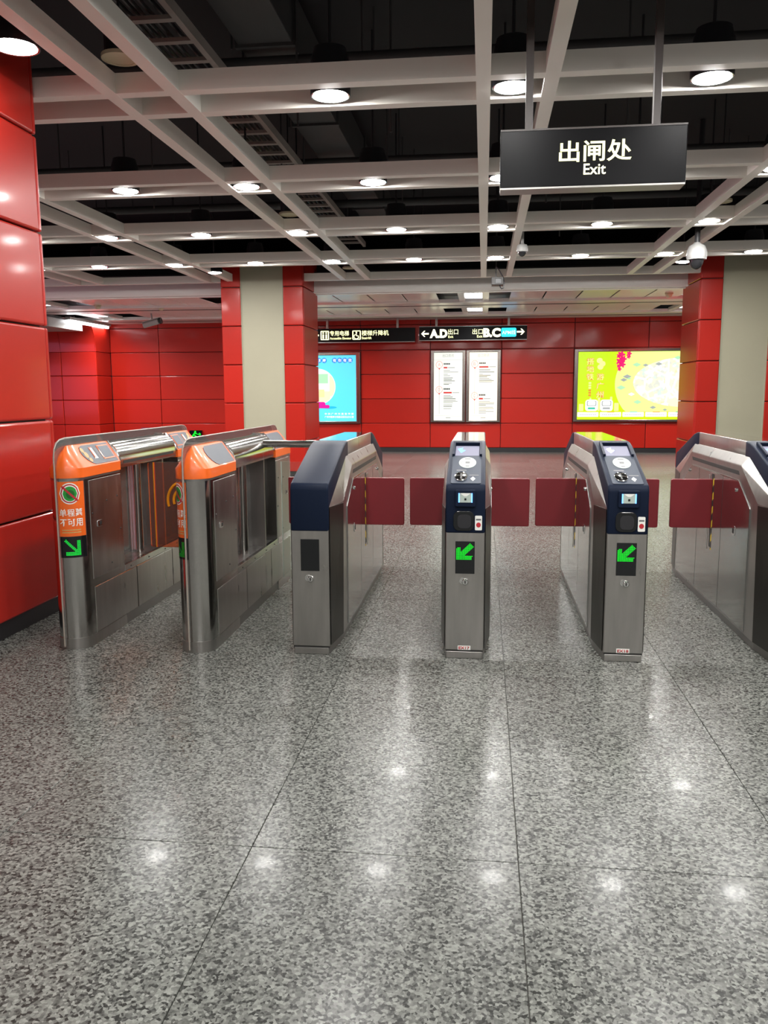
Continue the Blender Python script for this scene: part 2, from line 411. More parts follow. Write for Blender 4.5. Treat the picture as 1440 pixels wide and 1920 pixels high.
side_prof = [(18.73 - 0.36 * (1 - math.cos(t)), 2.36 + 0.68 * math.sin(t)) for t in [PI / 2 * k / 8 for k in range(9)]]
obj('side_panel', MB().prism(side_prof + [(19.49, 3.04), (19.49, 2.36)], 'x', -8.969, -8.955), RED, wl)

# ---- left side wall; the hall stays open to the right and behind the viewer
ws = struct(obj('wall_side', box(-13.8, -13.5, 7.0, 18.7, 0, 4.6), RED), 'red panel side wall beyond the left columns')
# ---- columns
def column(name, label, x0, x1, y0, y1, joints, top, front_beige, face_sides):
    c = struct(obj(name, box(x0 + .04, x1 - .04, y0 + .04, y1 - .04, 0, top), BLACK), label)
    base = obj('plinth', box(x0 + .025, x1 - .025, y0 + .025, y1 - .025, 0, 0.1), BLACK, c)
    pw = 0.335
    for k in range(len(joints) - 1):
        h = joints[k + 1] - joints[k]
        if front_beige:
            # L-shaped corner panels wrap the side faces
            for s in (0, 1):
                xa = x0 if s == 0 else x1 - pw
                panel(c, 'front_panel', pw, h, 0.04, (xa, y0 + .04, joints[k]), bev=0.014)
        else:
            panel(c, 'front_panel', x1 - x0, h, 0.04, (x0, y0 + .04, joints[k]), bev=0.014)
        panel(c, 'side_panel', y1 - y0 - .08, h, 0.04, (x1 - .04, y0 + .04, joints[k]), (0, 0, PI / 2), bev=0.014)
        panel(c, 'side_panel', y1 - y0 - .08, h, 0.04, (x0 + .04, y1 - .04, joints[k]), (0, 0, -PI / 2), bev=0.014)
        panel(c, 'rear_panel', x1 - x0, h, 0.04, (x1, y1 - .04, joints[k]), (0, 0, PI), bev=0.014)
    if front_beige:
        obj('beige_panel', box(x0 + pw, x1 - pw, y0 + 0.022, y0 + .05, 0.1, top), BEIGE, c)
        for s in (0, 1):
            xa = x0 + pw - .004 if s == 0 else x1 - pw - .004
            obj('edge_trim', box(xa, xa + .008, y0 + .005, y0 + .04, 0.1, top), BEIGE, c)
    return c
JC = [0.10, 0.60, 1.225, 1.845, 2.463, 3.075, 3.60]
column('trim_1', 'red column with a beige front strip behind the orange gates', -4.245, -2.885, 13.4, 14.6, JC, 3.6, True, 'r')
column('trim_2', 'red column with a beige front strip at the right edge', 3.245, 4.60, 13.45, 14.63, JC, 3.6, True, 'l')
column('trim_3', 'large glossy red pillar filling the left edge', -4.06, -2.70, 3.82, 5.02, [0.10, 0.663, 1.236, 1.808, 2.372, 2.939, 3.5], 3.5, False, 'r')

# ---- dark void and grid of painted beams
slab = struct(obj('ceiling', box(-14, 12, -7, 20.0, 4.4, 4.6), VOID), 'black open ceiling void above a grid of paired grey beams')
ZB, BH, BW = 3.17, 0.115, 0.085
for n in range(-3, 4):
    for dx in (0.0, 0.39):
        xa = -0.067 + 2.222 * n + dx
        y0 = -6.5
        if -4.2 < xa < -2.6: y0 = 5.05
        obj('beam', box(xa, xa + BW, y0, 13.50, ZB - .0012, ZB + BH), BEAM, slab)
for n in range(-5, 4):
    for dy in (0.0, 0.395):
        ya = 5.05 + 2.125 * n + dy
        x0 = -11.5
        if 3.6 < ya < 5.02: x0 = -2.68
        obj('beam', box(x0, 10.5, ya, ya + BW, ZB, ZB + BH), BEAM, slab)
obj('beam', box(-11.5, 10.5, 13.50, 13.58, ZB, ZB + BH), BEAM, slab)
# hangers, ducts and pipes in the void
for x, y in ((-2.0, 4.55), (-0.7, 6.4), (1.0, 6.5), (-1.35, 6.2), (-0.9, 7.9), (1.6, 8.4), (-2.0, 8.4), (0.6, 8.9), (-3.4, 8.6), (2.8, 10.6), (-1.0, 10.4), (0.9, 10.8), (-5.2, 10.4)):
    obj('hanger_rod', MB().tube([(x, y, ZB + BH), (x, y, 4.4)], 0.008, 8), DUCT, slab)
duct = tag(obj('air_duct', box(-1.78, -1.38, 1.0, 13.2, 3.86, 4.24), DUCT, bevel=0.01), 'long dark grey air duct running away above the left beams', 'duct')
for yy in (2.6, 4.4, 6.2, 8.0, 9.8, 11.6):
    obj('flange', box(-1.80, -1.36, yy, yy + .04, 3.84, 4.26), DUCT, duct)
    obj('hanger_rod', MB().tube([(-1.83, yy + .02, 3.84), (-1.83, yy + .02, 4.4)], 0.008, 8), DUCT, duct)
tr = thing('cable_tray', 'grey ladder cable tray with dark cables above the left beams', 'cable tray', (0, 0, 3.62))
for x in (-2.28, -1.86):
    obj('side_rail', box(x - .02, x + .02, 1.5, 13.2, 0, 0.07), TRAYM, tr)
for k in range(36):
    y = 1.65 + k * 0.32
    obj('rung', box(-2.26, -1.88, y, y + .05, 0.0, 0.025), TRAYM, tr)
for k in range(7):
    x = -2.22 + k * 0.05
    obj('cable', MB().tube([(x + random.uniform(-.012, .012), 1.5 + j * 0.75, 0.045 + random.uniform(0, .015)) for j in range(16)], 0.013, 6), LAMPBLK, tr, smooth=True)
for y in (2.2, 4.5, 6.7, 8.6, 11.3):
    obj('hanger_rod', MB().tube([(-1.82, y, -0.05), (-1.82, y, 0.78)], 0.009, 8), DUCT, tr)
    obj('bracket', box(-2.32, -1.80, y - .02, y + .02, -0.03, 0.0), DUCT, tr)
xp = [(-0.35, 6.35, 3.78, 0.05), (0.0, 7.0, 3.78, 0.035), (0.0, 9.0, 3.78, 0.04), (0.0, 10.9, 3.77, 0.05), (0.0, 12.4, 3.76, 0.05)]
words5 = ['nearest dark pipe crossing above the second row of beams', 'dark pipe crossing between the first and second beam rows', 'dark pipe crossing just before the third beam row',
          'dark pipe crossing above the fourth beam row', 'farthest dark pipe crossing before the white soffit']
for k, (_, y, z, r) in enumerate(xp):
    p = tag(obj('pipe', MB().tube([(-11, y, z), (10, y, z)], r, 12), DUCT, smooth=True), words5[k], 'pipe', 'dark pipes above the beams')
    for x in (-4.6, -0.9, 3.1):
        obj('hanger_rod', MB().tube([(x, y, z + r), (x, y, 4.4)], 0.008, 8), DUCT, p)

# ---- lower white soffit near the far wall
sof = struct(obj('ceiling_soffit', box(-13.5, 11, 14.32, 19.53, 3.30, 3.42), BLACK), 'low white panel ceiling in front of the far red wall')
obj('fascia', MB().prism([(14.30, 3.06), (14.42, 3.06), (14.42, 3.12), (14.36, 3.20), (14.36, 3.30), (14.31, 3.30), (14.29, 3.19), (14.285, 3.10)], 'x', -13.4, 11), SOFF, sof, bevel=0.008, smooth=True)
obj('lip', box(-13.4, 11, 14.42, 14.50, 3.045, 3.06), SOFF, sof)
for y0, y1 in ((15.90, 16.95), (18.42, 19.5)):
    obj('strip', MB().prism([(y0, 3.03), (y1, 3.03), (y1, 3.10), (y0, 3.10)], 'x', -13.4, 11), SOFF, sof, bevel=0.006)
    obj('strip_groove', box(-13.4, 11, y0 + (y1 - y0) * .42, y0 + (y1 - y0) * .5, 3.025, 3.031), GROOVE, sof)
OPEN = [(-9.03, -7.77), (-4.83, -3.57), (-0.83, 0.43), (3.45, 4.71)]   # open lamp bays
xs = [-0.83 - 0.607 * k for k in range(0, 21)][::-1] + [0.43 + 0.607 * k for k in range(0, 17)]
for y0, y1 in ((14.50, 15.90), (16.95, 18.42)):
    for a, b in zip(xs[:-1], xs[1:]):
        mid = (a + b) / 2
        if b - a > 1.0 or any(p < mid < q for p, q in OPEN): continue
        obj('ceiling_panel', box(a + .013, b - .013, y0 + .004, y1 - .004, 3.07, 3.085), SOFF, sof, bevel=0.003, seg=1)
for p, q in OPEN:
    c = (p + q) / 2
    for dx in (-0.215, 0.215):
        obj('cross_bar', box(c + dx - .055, c + dx + .055, 14.5, 18.42, 3.06, 3.12), SOFF, sof)
    obj('bay_pipe', MB().tube([(p - .1, 14.9, 3.2), (q + .1, 14.9, 3.2)], 0.04, 10), DUCT, sof)
    obj('bay_pipe', MB().tube([(p - .1, 17.3, 3.2), (q + .1, 17.3, 3.2)], 0.04, 10), DUCT, sof)

# ================================================================ LAMPS
def lamp_meshes():
    d = {}
    d['housing'] = MB().lathe([(0.118, 0.0), (0.122, 0.0), (0.122, 0.05), (0.118, 0.055), (0.118, 0.2), (0.10, 0.26), (0.10, 0.27), (0.0, 0.27)], 24, caps=False).mesh('housing', 0, 2, True)
    d['reflector'] = MB().lathe([(0.118, 0.0), (0.110, 0.002), (0.105, 0.03), (0.06, 0.07)], 24, caps=False).mesh('reflector', 0, 2, True)
    d['bulb'] = MB().lathe([(0.0, -0.017), (0.05, -0.0135), (0.087, -0.003), (0.104, 0.012)], 18, caps=False).mesh('bulb', 0, 2, True)
    d['bulb_dim'] = d['bulb'].copy()
    return d
LM = lamp_meshes()
REFL = mat('lamp_reflector', (0.9, 0.9, 0.92, 1), 0.15, 1.0)
def lamp(x, y, z, label, group, power=LAMP_W, rod=True):
    t = thing('ceiling_downlight', label, 'downlight', (x, y, z), group=group)
    link('housing', LM['housing'], LAMPBLK, t); link('reflector', LM['reflector'], REFL, t); link('bulb', LM['bulb'] if power == LAMP_W else LM['bulb_dim'], LAMPE2 if power == LAMP_W else LAMPD, t)
    if rod: obj('stem', MB().tube([(0, 0, 0.26), (0, 0, 4.4 - z)], 0.01, 8), LAMPBLK, t)
    return t
ROWS = [('row nearest the hanging sign', 5.29, [-0.96, 0.15, 1.30, 2.42, 3.55]),
        ('second row from the camera', 7.415, [-6.6, -5.5, -4.36, -3.23, -2.11, -0.98, 0.14, 1.26, 2.38, 3.50]),
        ('third row from the camera', 9.54, [-7.6, -6.55, -5.5, -4.40, -3.27, -2.13, -1.0, 0.13, 1.26, 2.39, 3.51]),  # leftmost pair added, hidden by the pillar, to brighten the left wall
        ('farthest row by the soffit', 11.665, [-7.75, -6.6, -5.53, -4.40, -3.22, -2.12, -0.98, 0.14, 1.27, 2.38, 3.50])]  # leftmost pair here also added as unseen fill for the left wall
for rname, y, xl in ROWS:
    for i, x in enumerate(xl):
        lamp(x * .987, y, 3.176, 'round white downlight, %s from left, %s' % (ORD[i], rname), rname)
for r, y in enumerate((3.165, 1.04, -1.085, -3.21)):  # lamp rows added out of view to light the foreground
    for i, x in enumerate((-0.96, 0.15, 1.28, 2.4)):
        rn = '%s added row above the viewer' % ORD[r]
        lamp(x, y, 3.172, 'round white downlight, %s from left, %s' % (ORD[i], rn), rn)
lamp(-2.43, 4.35, 3.172, 'round white downlight washing the large red pillar at left', 'column downlights', 7)
lamp(2.74, 12.4, 3.172, 'round white downlight beside the right red column', 'column downlights', 6)
lamp(-4.02, 12.43, 3.172, 'round white downlight at the left edge of the beige-striped column', 'column downlights', 4)

def square_light(x, y, label, visible=True):
    t = thing('square_ceiling_light', label, 'ceiling light', (x, y, 3.075), group='square lights in the soffit bays')
    m = MB(); 
    obj('frame', MB().box(-.17, -.15, -.42, .42, 0, .06).box(.15, .17, -.42, .42, 0, .06).box(-.15, .15, -.42, -.40, 0, .06).box(-.15, .15, .40, .42, 0, .06), SOFF, t)
    obj('diffuser', box(-.15, .15, -.40, .40, 0.03, 0.045), LAMPE, t)
    for k in range(1, 4):
        xx = -.15 + k * .075
        obj('louvre', box(xx - .004, xx + .004, -.40, .40, 0.0, 0.03), SOFF, t)
    for k in range(1, 3):
        yy = -.40 + k * .267
        obj('louvre', box(-.15, .15, yy - .004, yy + .004, 0.0, 0.03), SOFF, t)
    area('glow', (0, 0, -0.01), 0.28, SOFFIT_W, t, sy=0.75)
names4 = ['far left soffit bay, added as fill', 'soffit bay behind the beige-striped column', 'soffit bay above the paired exit posters', 'soffit bay beside the right column']  # far left bay lights are unseen, added to brighten the wall there
for (p, q), nm in zip(OPEN, names4):
    if True:
        square_light((p + q) / 2, 15.2, 'square louvred light in the %s, nearer one' % nm)
        square_light((p + q) / 2, 17.68, 'square louvred light in the %s, farther one' % nm)
t = thing('fluorescent_tube', 'glowing white fluorescent tube light at far left under the soffit', 'tube light', (-8.90, 17.45, 2.94))
obj('body', box(-.06, .06, -0.1, 1.9, 0.03, 0.09), CAMW, t); obj('tube', MB().tube([(0, -.05, 0.0), (0, 1.85, 0.0)], 0.028, 12), TUBEE, t, smooth=True)
for yy in (0.2, 1.6): obj('stem', MB().tube([(0, yy, .09), (0, yy, .12)], .01, 8), CAMW, t)
area('glow', (0, 0.9, -0.04), 0.1, 4, t, sy=1.8)
t = thing('roller_shutter_box', 'white box housing under the soffit at far left', 'box', (-8.99, 16.7, 2.78))
obj('casing', box(-0.9, 0, 0, 1.5, 0, .2), CAMW, t, bevel=0.006); obj('mount', box(-0.6, -.3, 0.3, 1.2, .2, .28), CAMW, t)

# ceiling loudspeaker discs between the paired beams
for x, y, lb in ((-2.10, 4.90, 'round cream ceiling speaker nearest the large red pillar'), (-2.12, 9.20, 'round cream ceiling speaker between the left beam pair, farther away'),
                 (2.38, 9.20, 'round cream ceiling speaker between the right beam pair'), (-2.10, 13.2, 'round cream ceiling speaker farthest along the left beam pair')):
    t = thing('ceiling_speaker', lb, 'speaker', (x, y, 3.30), group='ceiling speakers')
    obj('grille', MB().lathe([(0.0, 0.004), (0.088, 0.004), (0.092, 0.012), (0.0, 0.012)], 28, caps=False), SPKM, t, smooth=True)
    obj('rim', MB().lathe([(0.088, 0.0), (0.108, 0.0), (0.108, 0.02), (0.088, 0.02), (0.088, 0.0)], 28, caps=False), SPKM, t, smooth=True)
    obj('can', MB().lathe([(0.09, 0.02), (0.09, 0.16), (0.0, 0.16)], 20, caps=False), LAMPBLK, t)
    obj('stem', MB().tube([(0, 0, .16), (0, 0, 1.1)], .008, 8), LAMPBLK, t)

# ================================================================ HANGING SIGNS
t = thing('hanging_exit_sign', 'black hanging lightbox sign reading 出闸处 Exit on two poles', 'sign', (0.535, 4.55, 2.435))
obj('case', box(-.465, .465, 0, .127, 0.006, .285), SIGNBLK, t, bevel=0.004)
obj('bottom_trim', box(-.463, .463, 0.002, .125, -0.002, .008), STEELD, t)
obj('top_trim', box(-.465, .465, -0.002, .129, .283, .292), POLEM, t)
for x in (-.32, .32):
    obj('pole', box(x - .019, x + .019, .045, .083, .29, 1.97), POLEM, t, bevel=0.003)
text('lettering', '出闸处', -.168, .194, .122, .226, -0.001, SIGNTXT, t, bold=0.015)
text('lettering', 'Exit', -.043, .068, .059, .112, -0.001, SIGNTXT2, t, bold=0.008)

def arrow_poly(cx, cz, s, left=True):
    d = -1 if left else 1
    p = [(-1, 0), (-.25, .78), (.08, .78), (-.42, .2), (1, .2), (1, -.2), (-.42, -.2), (.08, -.78), (-.25, -.78)]
    return [(cx + (x if left else -x) * s, cz + z * s) for x, z in p]
YS = 19.05; q = (YS) / 19.5
def W(x): return x * q
def Zs(z): return 1.4 + (z - 1.4) * q
t = thing('hanging_direction_sign', 'black hanging sign with A.D and B.C exit arrows above the paired posters', 'sign', (0, YS, 0))
obj('case', box(W(-1.494), W(.957), 0, .14, Zs(2.568), Zs(2.868)), SIGNBLK, t, bevel=0.006)
obj('bottom_trim', box(W(-1.494), W(.957), -.004, .144, Zs(2.555), Zs(2.568)), STEELD, t)
obj('top_trim', box(W(-1.494), W(.957), -.004, .144, Zs(2.868), Zs(2.88)), STEELD, t)
for x in (-1.10, 0.545):
    obj('pole', box(W(x) - .025, W(x) + .025, .05, .1, Zs(2.88), 3.06), STEELD, t)
flat('arrow', arrow_poly(W(-1.36), Zs(2.715), .085), -.001, SIGNTXT2, t)
text('lettering', 'A.D', W(-1.25), W(-.845), Zs(2.615), Zs(2.815), -.001, SIGNTXT2, t, bold=0.055)
text('lettering', '出口', W(-.83), W(-.60), Zs(2.69), Zs(2.815), -.001, SIGNTXT, t, bold=0.008)
text('lettering', 'Exit', W(-.825), W(-.71), Zs(2.615), Zs(2.67), -.001, SIGNTXT, t, bold=0.008)
text('lettering', '出口', W(-.275), W(-.04), Zs(2.69), Zs(2.815), -.001, SIGNTXT, t, bold=0.008)
text('lettering', 'Exit', W(-.17), W(-.05), Zs(2.615), Zs(2.67), -.001, SIGNTXT, t, bold=0.008)
text('lettering', 'B.C', W(-.03), W(.36), Zs(2.62), Zs(2.825), -.001, SIGNTXT2, t, bold=0.055)
flat('line_badge', rrect(W(.375), W(.715), Zs(2.625), Zs(2.825), .03), -.001, SIGNBLUE, t)
text('lettering', 'APM线', W(.395), W(.70), Zs(2.675), Zs(2.775), -.004, A_WHITE, t, bold=0.008)
flat('arrow', arrow_poly(W(.815), Zs(2.735), .085, False), -.001, SIGNTXT2, t)

t = thing('hanging_lift_sign', 'black hanging sign for lift and stair lift beside the beige-striped column', 'sign', (0, YS, 0))
obj('case', box(W(-5.0), W(-1.592), 0, .14, Zs(2.548), Zs(2.86)), SIGNBLK, t, bevel=0.006)
obj('bottom_trim', box(W(-5.0), W(-1.592), -.004, .144, Zs(2.535), Zs(2.548)), STEELD, t)
for x in (-4.6, -3.65, -2.0):
    obj('pole', box(W(x) - .025, W(x) + .025, .05, .1, Zs(2.86), 3.06), STEELD, t)
flat('arrow', arrow_poly(W(-3.92), Zs(2.71), .08), -.001, SIGNTXT, t)
flat('pictogram', rrect(W(-3.80), W(-3.60), Zs(2.60), Zs(2.81), .02), -.001, SIGNTXT, t)
flat('pictogram', rrect(W(-3.775), W(-3.625), Zs(2.62), Zs(2.79), .01), -.004, SIGNBLK, t)
for k, dx in enumerate((-3.735, -3.665)):
    flat('pictogram', [(W(dx) - .018, Zs(2.63)), (W(dx) + .018, Zs(2.63)), (W(dx) + .018, Zs(2.73)), (W(dx) - .018, Zs(2.73))], -.007, SIGNTXT, t)
    flat('pictogram', ell(W(dx), Zs(2.762), .02, .02, 14), -.007, SIGNTXT, t)
text('lettering', '专用电梯', W(-3.58), W(-3.13), Zs(2.69), Zs(2.81), -.001, SIGNTXT, t, bold=0.008)
text('lettering', 'Accessible Elevator', W(-3.58), W(-3.07), Zs(2.61), Zs(2.665), -.001, SIGNTXT, t, bold=0.008)
flat('pictogram', rrect(W(-3.05), W(-2.85), Zs(2.60), Zs(2.81), .02), -.001, SIGNTXT, t)
flat('pictogram', rrect(W(-3.025), W(-2.875), Zs(2.62), Zs(2.79), .01), -.004, SIGNBLK, t)
flat('pictogram', ell(W(-2.955), Zs(2.765), .018, .018, 14), -.007, SIGNTXT, t)
obj('pictogram', MB().tube([(W(-2.955) + .055 * math.cos(a), -.008, Zs(2.672) + .05 * math.sin(a)) for a in [math.radians(110 + 24 * k) for k in range(11)]], 0.009, 6), SIGNTXT, t)
obj('pictogram', MB().tube([(W(-2.955), -.008, Zs(2.745)), (W(-2.955), -.008, Zs(2.69)), (W(-2.915), -.008, Zs(2.69)), (W(-2.90), -.008, Zs(2.64))], 0.011, 6), SIGNTXT, t)
text('lettering', '楼梯升降机', W(-2.83), W(-2.20), Zs(2.69), Zs(2.81), -.001, SIGNTXT, t, bold=0.008)
text('lettering', 'Stairlift', W(-2.83), W(-2.60), Zs(2.61), Zs(2.665), -.001, SIGNTXT, t, bold=0.008)

# ================================================================ BACKLIT POSTERS ON THE FAR WALL
def lightbox(name, label, x0, x1, z0, z1, face, fw=0.085, depth=0.07):
    t = thing(name, label, 'poster', (0, YW, 0), group='backlit posters on the far wall')
    y0 = -depth
    obj('frame_side', box(x0, x0 + fw, y0, 0, z0, z1), FRAMEM, t, bevel=0.012)
    obj('frame_side', box(x1 - fw, x1, y0, 0, z0, z1), FRAMEM, t, bevel=0.012)
    obj('frame_rail', box(x0 + fw * .6, x1 - fw * .6, y0 + .002, 0, z1 - fw * .75, z1), FRAMEM, t, bevel=0.012)
    obj('frame_rail', box(x0 + fw * .6, x1 - fw * .6, y0 + .002, 0, z0, z0 + fw * .6), FRAMEM, t, bevel=0.012)
    obj('sheet', box(x0 + fw * .9, x1 - fw * .9, -0.045, -0.02, z0 + fw * .5, z1 - fw * .7), face, t)
    return t
# blue public notice poster
t = lightbox('blue_poster', 'bright blue backlit poster with a round window picture', -4.30, -2.865, 0.66, 2.32, A_BLUE, 0.1)
yb = -0.046
for k, ch in enumerate('文明健康'):
    x = -3.55 - 0.125 * (4 - k) - 0.04
    flat('badge', ell(x, 2.13, .062, .062, 20), yb, A_DBLUE, t); text('lettering', ch, x - .04, x + .04, 2.09, 2.17, yb - .003, A_WHITE, t, bold=.008)
for k, ch in enumerate('有你有我'):
    x = -3.47 + 0.122 * k
    flat('badge', ell(x, 2.13, .062, .062, 20), yb, A_DBLUE, t); text('lettering', ch, x - .04, x + .04, 2.09, 2.17, yb - .003, A_WHITE, t, bold=.008)
CXc, CZc, CR = -3.87, 1.525, 0.415
flat('round_picture', ell(CXc, CZc, CR, CR, 48), yb, A_WHITE, t)
def clipc(x0, x1, z0, z1, r=CR * .97):
    pts = []
    for k in range(49):
        a = 2 * PI * k / 48; pts.append((min(max(CXc + r * math.cos(a), x0), x1), min(max(CZc + r * math.sin(a), z0), z1)))
    out = []
    for p in pts:
        if not out or math.hypot(p[0] - out[-1][0], p[1] - out[-1][1]) > 1e-4: out.append(p)
    if math.hypot(out[0][0] - out[-1][0], out[0][1] - out[-1][1]) < 1e-4: out.pop()
    return out
flat('picture_block', clipc(-4.2, -3.63, 1.60, 1.82), yb - .003, A_MINT, t)
flat('picture_block', clipc(-3.60, -3.45, 1.30, 1.78), yb - .003, A_CREAM, t)
flat('picture_block', clipc(-4.2, -3.58, 1.17, 1.42), yb - .003, A_CREAM, t)
flat('picture_block', clipc(-3.85, -3.72, 1.28, 1.46), yb - .006, A_PEACH, t)
flat('picture_shade', ell(-3.62, 1.04, .19, .032, 24), yb, A_SHBLUE, t)
flat('picture_shoe', rrect(-4.05, -3.60, 1.02, 1.10, .035), yb - .003, A_MAG, t)
flat('picture_shoe', rrect(-4.05, -3.70, 1.06, 1.17, .045), yb - .004, A_MAG, t)
text('lettering', '中 共 广 州 市 委 宣 传 部', -3.72, -3.03, 0.865, 0.915, yb, A_WHITE, t, bold=.01)
text('lettering', '广州市精神文明建设委员会办公室', -3.72, -3.03, 0.79, 0.845, yb, A_WHITE, t, bold=.01)

# the two exit information posters
def info(name, label, x0, x1, face, letters, title_z, reds, seed):
    t = lightbox(name, label, x0, x1, 0.69, 2.34, face, 0.075)
    rr = random.Random(seed)
    xa, xb = x0 + .075, x1 - .075
    cx = (xa + xb) / 2
    text('lettering', '出口资讯', cx - .13, cx + .13, 2.18, 2.25, yb, P_GREY, t)
    flat('header_rule', [(xa, 2.115), (xb, 2.115), (xb, 2.119), (xa, 2.119)], yb, P_GREY, t)
    for ch, zc, rw in zip(letters, title_z, reds):
        px_ = xa + .125
        obj('pin_ring', MB().tube([(px_ + .073 * math.cos(2 * PI * k / 28), yb - .003, zc + .078 * math.sin(2 * PI * k / 28)) for k in range(29)], .0055, 6, False), P_PINKLINE, t)
        text('lettering', ch + '.', px_ - .03, px_ + .04, zc - .035, zc + .04, yb, P_PINKLINE, t)
        flat('pin_point', [(px_ - .028, zc - .072), (px_ + .028, zc - .072), (px_, zc - .115)], yb, P_RED, t)
        tx = xa + .225
        for k in range(4):
            flat('print_block', [(tx + k * .038, zc + .0), (tx + k * .038 + .032, zc + .0), (tx + k * .038 + .032, zc + .035), (tx + k * .038, zc + .035)], yb, P_DARK, t)
        flat('red_block', [(tx, zc - .085), (tx + rw, zc - .085), (tx + rw, zc - .05), (tx, zc - .05)], yb, P_RED, t)
        flat('print_line', [(tx + rw + .015, zc - .075), (tx + rw + .17, zc - .075), (tx + rw + .17, zc - .06), (tx + rw + .015, zc - .06)], yb, P_GREY, t)
        z = zc - .13
        for k in range(9):
            w = rr.uniform(.08, .36)
            dk = P_GREY if rr.random() < .7 else P_DARK
            flat('print_line', [(tx, z - .009), (tx + w, z - .009), (tx + w, z + .004), (tx, z + .004)], yb, dk, t)
            z -= rr.choice((.028, .036, .05))
    px_ = xa + .125
    flat('pin_rule', [(px_ - .003, .88), (px_ + .003, .88), (px_ + .003, title_z[0] - .11), (px_ - .003, title_z[0] - .11)], yb + .001, P_GREY, t)
    flat('footer_rule', [(xa + .02, .845), (xb - .02, .83), (xb - .02, .833), (xa + .02, .848)], yb, P_GREY, t)
    flat('footer_mark', [(cx - .05, .79), (cx + .06, .79), (cx + .06, .805), (cx - .05, .805)], yb, P_GREY, t)
    return t
info('exit_poster', 'cool white exit information poster with pins A and D', -1.225, -.418, A_OFFW, 'AD', (2.01, 1.44), (.085, .19), 3)
info('exit_poster', 'warm white exit information poster with pins B and C', -.412, .38, A_WARM, 'BC', (2.02, 1.30), (.21, .095), 5)

# the wide lime map poster
LX0, LX1 = 2.10, 5.65
t = lightbox('map_poster', 'wide lime green backlit map poster beside the right column', 2.02, 5.73, 0.70, 2.335, A_LIME, 0.09)
flat('map_disc', [(max(LX0, min(LX1 - .02, x)), max(.93, min(2.265, z))) for x, z in ell(4.35, 1.55, 1.42, 1.12, 72)], yb, A_PALE, t)
mo = obj('map_drawing', MB().prism(ell(0, 0, 1.12, .55, 48), 'y', -.003, 0), MAPM, t, loc=(4.45, yb - .003, 1.58))
for k in range(26):
    rr = random.Random(k); a = rr.uniform(0, 2 * PI); r0 = rr.uniform(.75, 1.0)
    x, z = 4.35 + 1.36 * r0 * math.cos(a), 1.55 + .62 * r0 * math.sin(a)
    if x > 5.5 or x < 3.0: continue
    w = rr.uniform(.04, .10)
    flat('map_block', [(x - w, z), (x, z + w * .5), (x + w, z), (x, z - w * .5)], yb - .007, (A_GREY, A_MINT, A_WHITE, A_GREY)[k % 4], t)
for (x, z, r) in ((3.05, 2.20, .07), (3.0, 2.17, .05), (3.10, 2.10, .06), (3.02, 2.05, .07), (3.08, 1.98, .06), (3.0, 1.95, .04), (3.02, 1.88, .04), (3.22, 2.22, .05), (3.21, 2.15, .04)):
    flat('flower', [(x + r * (1 + .3 * math.cos(5 * a)) * math.cos(a), z + r * (1 + .3 * math.cos(5 * a)) * math.sin(a)) for a in [2 * PI * k / 30 for k in range(30)]], yb - .006, A_PINK, t)
for i, ch in enumerate('搭地铁'):
    text('lettering', ch, 2.29, 2.47, 1.98 - i * .17, 2.13 - i * .17, yb - .001, A_ORL, t, bold=.05)
    text('lettering', ch, 2.30, 2.46, 1.985 - i * .17, 2.125 - i * .17, yb - .005, A_PEACH, t, bold=.008)
for i, ch in enumerate('游广州'):
    text('lettering', ch, 2.515, 2.695, 1.63 - i * .20, 1.79 - i * .20, yb - .001, A_ORL, t, bold=.05)
    text('lettering', ch, 2.525, 2.685, 1.637 - i * .20, 1.783 - i * .20, yb - .005, A_PEACH, t, bold=.008)
for (x, z) in ((2.58, 2.07), (2.645, 2.0), (2.60, 1.93)):
    flat('print_dot', ell(x, z, .065, .06, 18), yb - .003, A_PEACH, t)
for k in range(6):
    flat('print_mark', rrect(2.35, 2.41, 1.555 - .055 * k, 1.595 - .055 * k, .008), yb - .002, A_ORL if k > 2 else A_PALE, t)
for x, tint in ((2.43, A_TEAL), (2.76, A_WHITE)):
    flat('train', rrect(x - .14, x + .14, .945, 1.20, .06), yb - .003, A_WHITE, t)
    flat('train_window', rrect(x - .105, x + .105, 1.055, 1.175, .03), yb - .006, A_GREY, t)
    flat('train_window', rrect(x - .085, x + .085, 1.07, 1.165, .025), yb - .009, A_WHITE, t)
    flat('train_band', rrect(x - .08, x + .08, .985, 1.025, .01), yb - .006, tint if tint is A_TEAL else A_GREY, t)
for x, w, h in ((2.20, .10, .16), (2.98, .10, .18), (2.86, .05, .32), (2.59, .05, .30), (2.40, .04, .3)):
    flat('skyline', rrect(x - w / 2, x + w / 2, .945, .945 + h, .012), yb - .001, A_PALE, t)
for k in range(7):
    x0 = 2.12 + .50 * k
    flat('caption_box', rrect(x0, x0 + .47, .815, .92, .012), yb - .003, A_WHITE, t)
    flat('caption_tab', rrect(x0 + .16, x0 + .32, .912, .926, .003), yb - .006, (A_PEACH, A_ORL, A_BLUE, A_ORL, A_TEAL, A_PINK, A_BLUE)[k], t)
    for i in range(9):
        flat('print_line', rrect(x0 + .05 + .042 * i, x0 + .08 + .042 * i, .858, .872, .003), yb - .006, A_GREY, t)
# rose poster behind the viewer, seen only as pink reflections
t = thing('rose_poster', 'pink backlit poster on the left side wall', 'poster', (-13.5, 10.9, 0), (0, 0, PI / 2))
obj('frame', MB().box(-2.1, 2.1, -.06, 0, .6, 2.4), FRAMEM, t, bevel=.01); obj('sheet', box(-2, 2, -.075, -.06, .7, 2.3), A_ROSE, t)

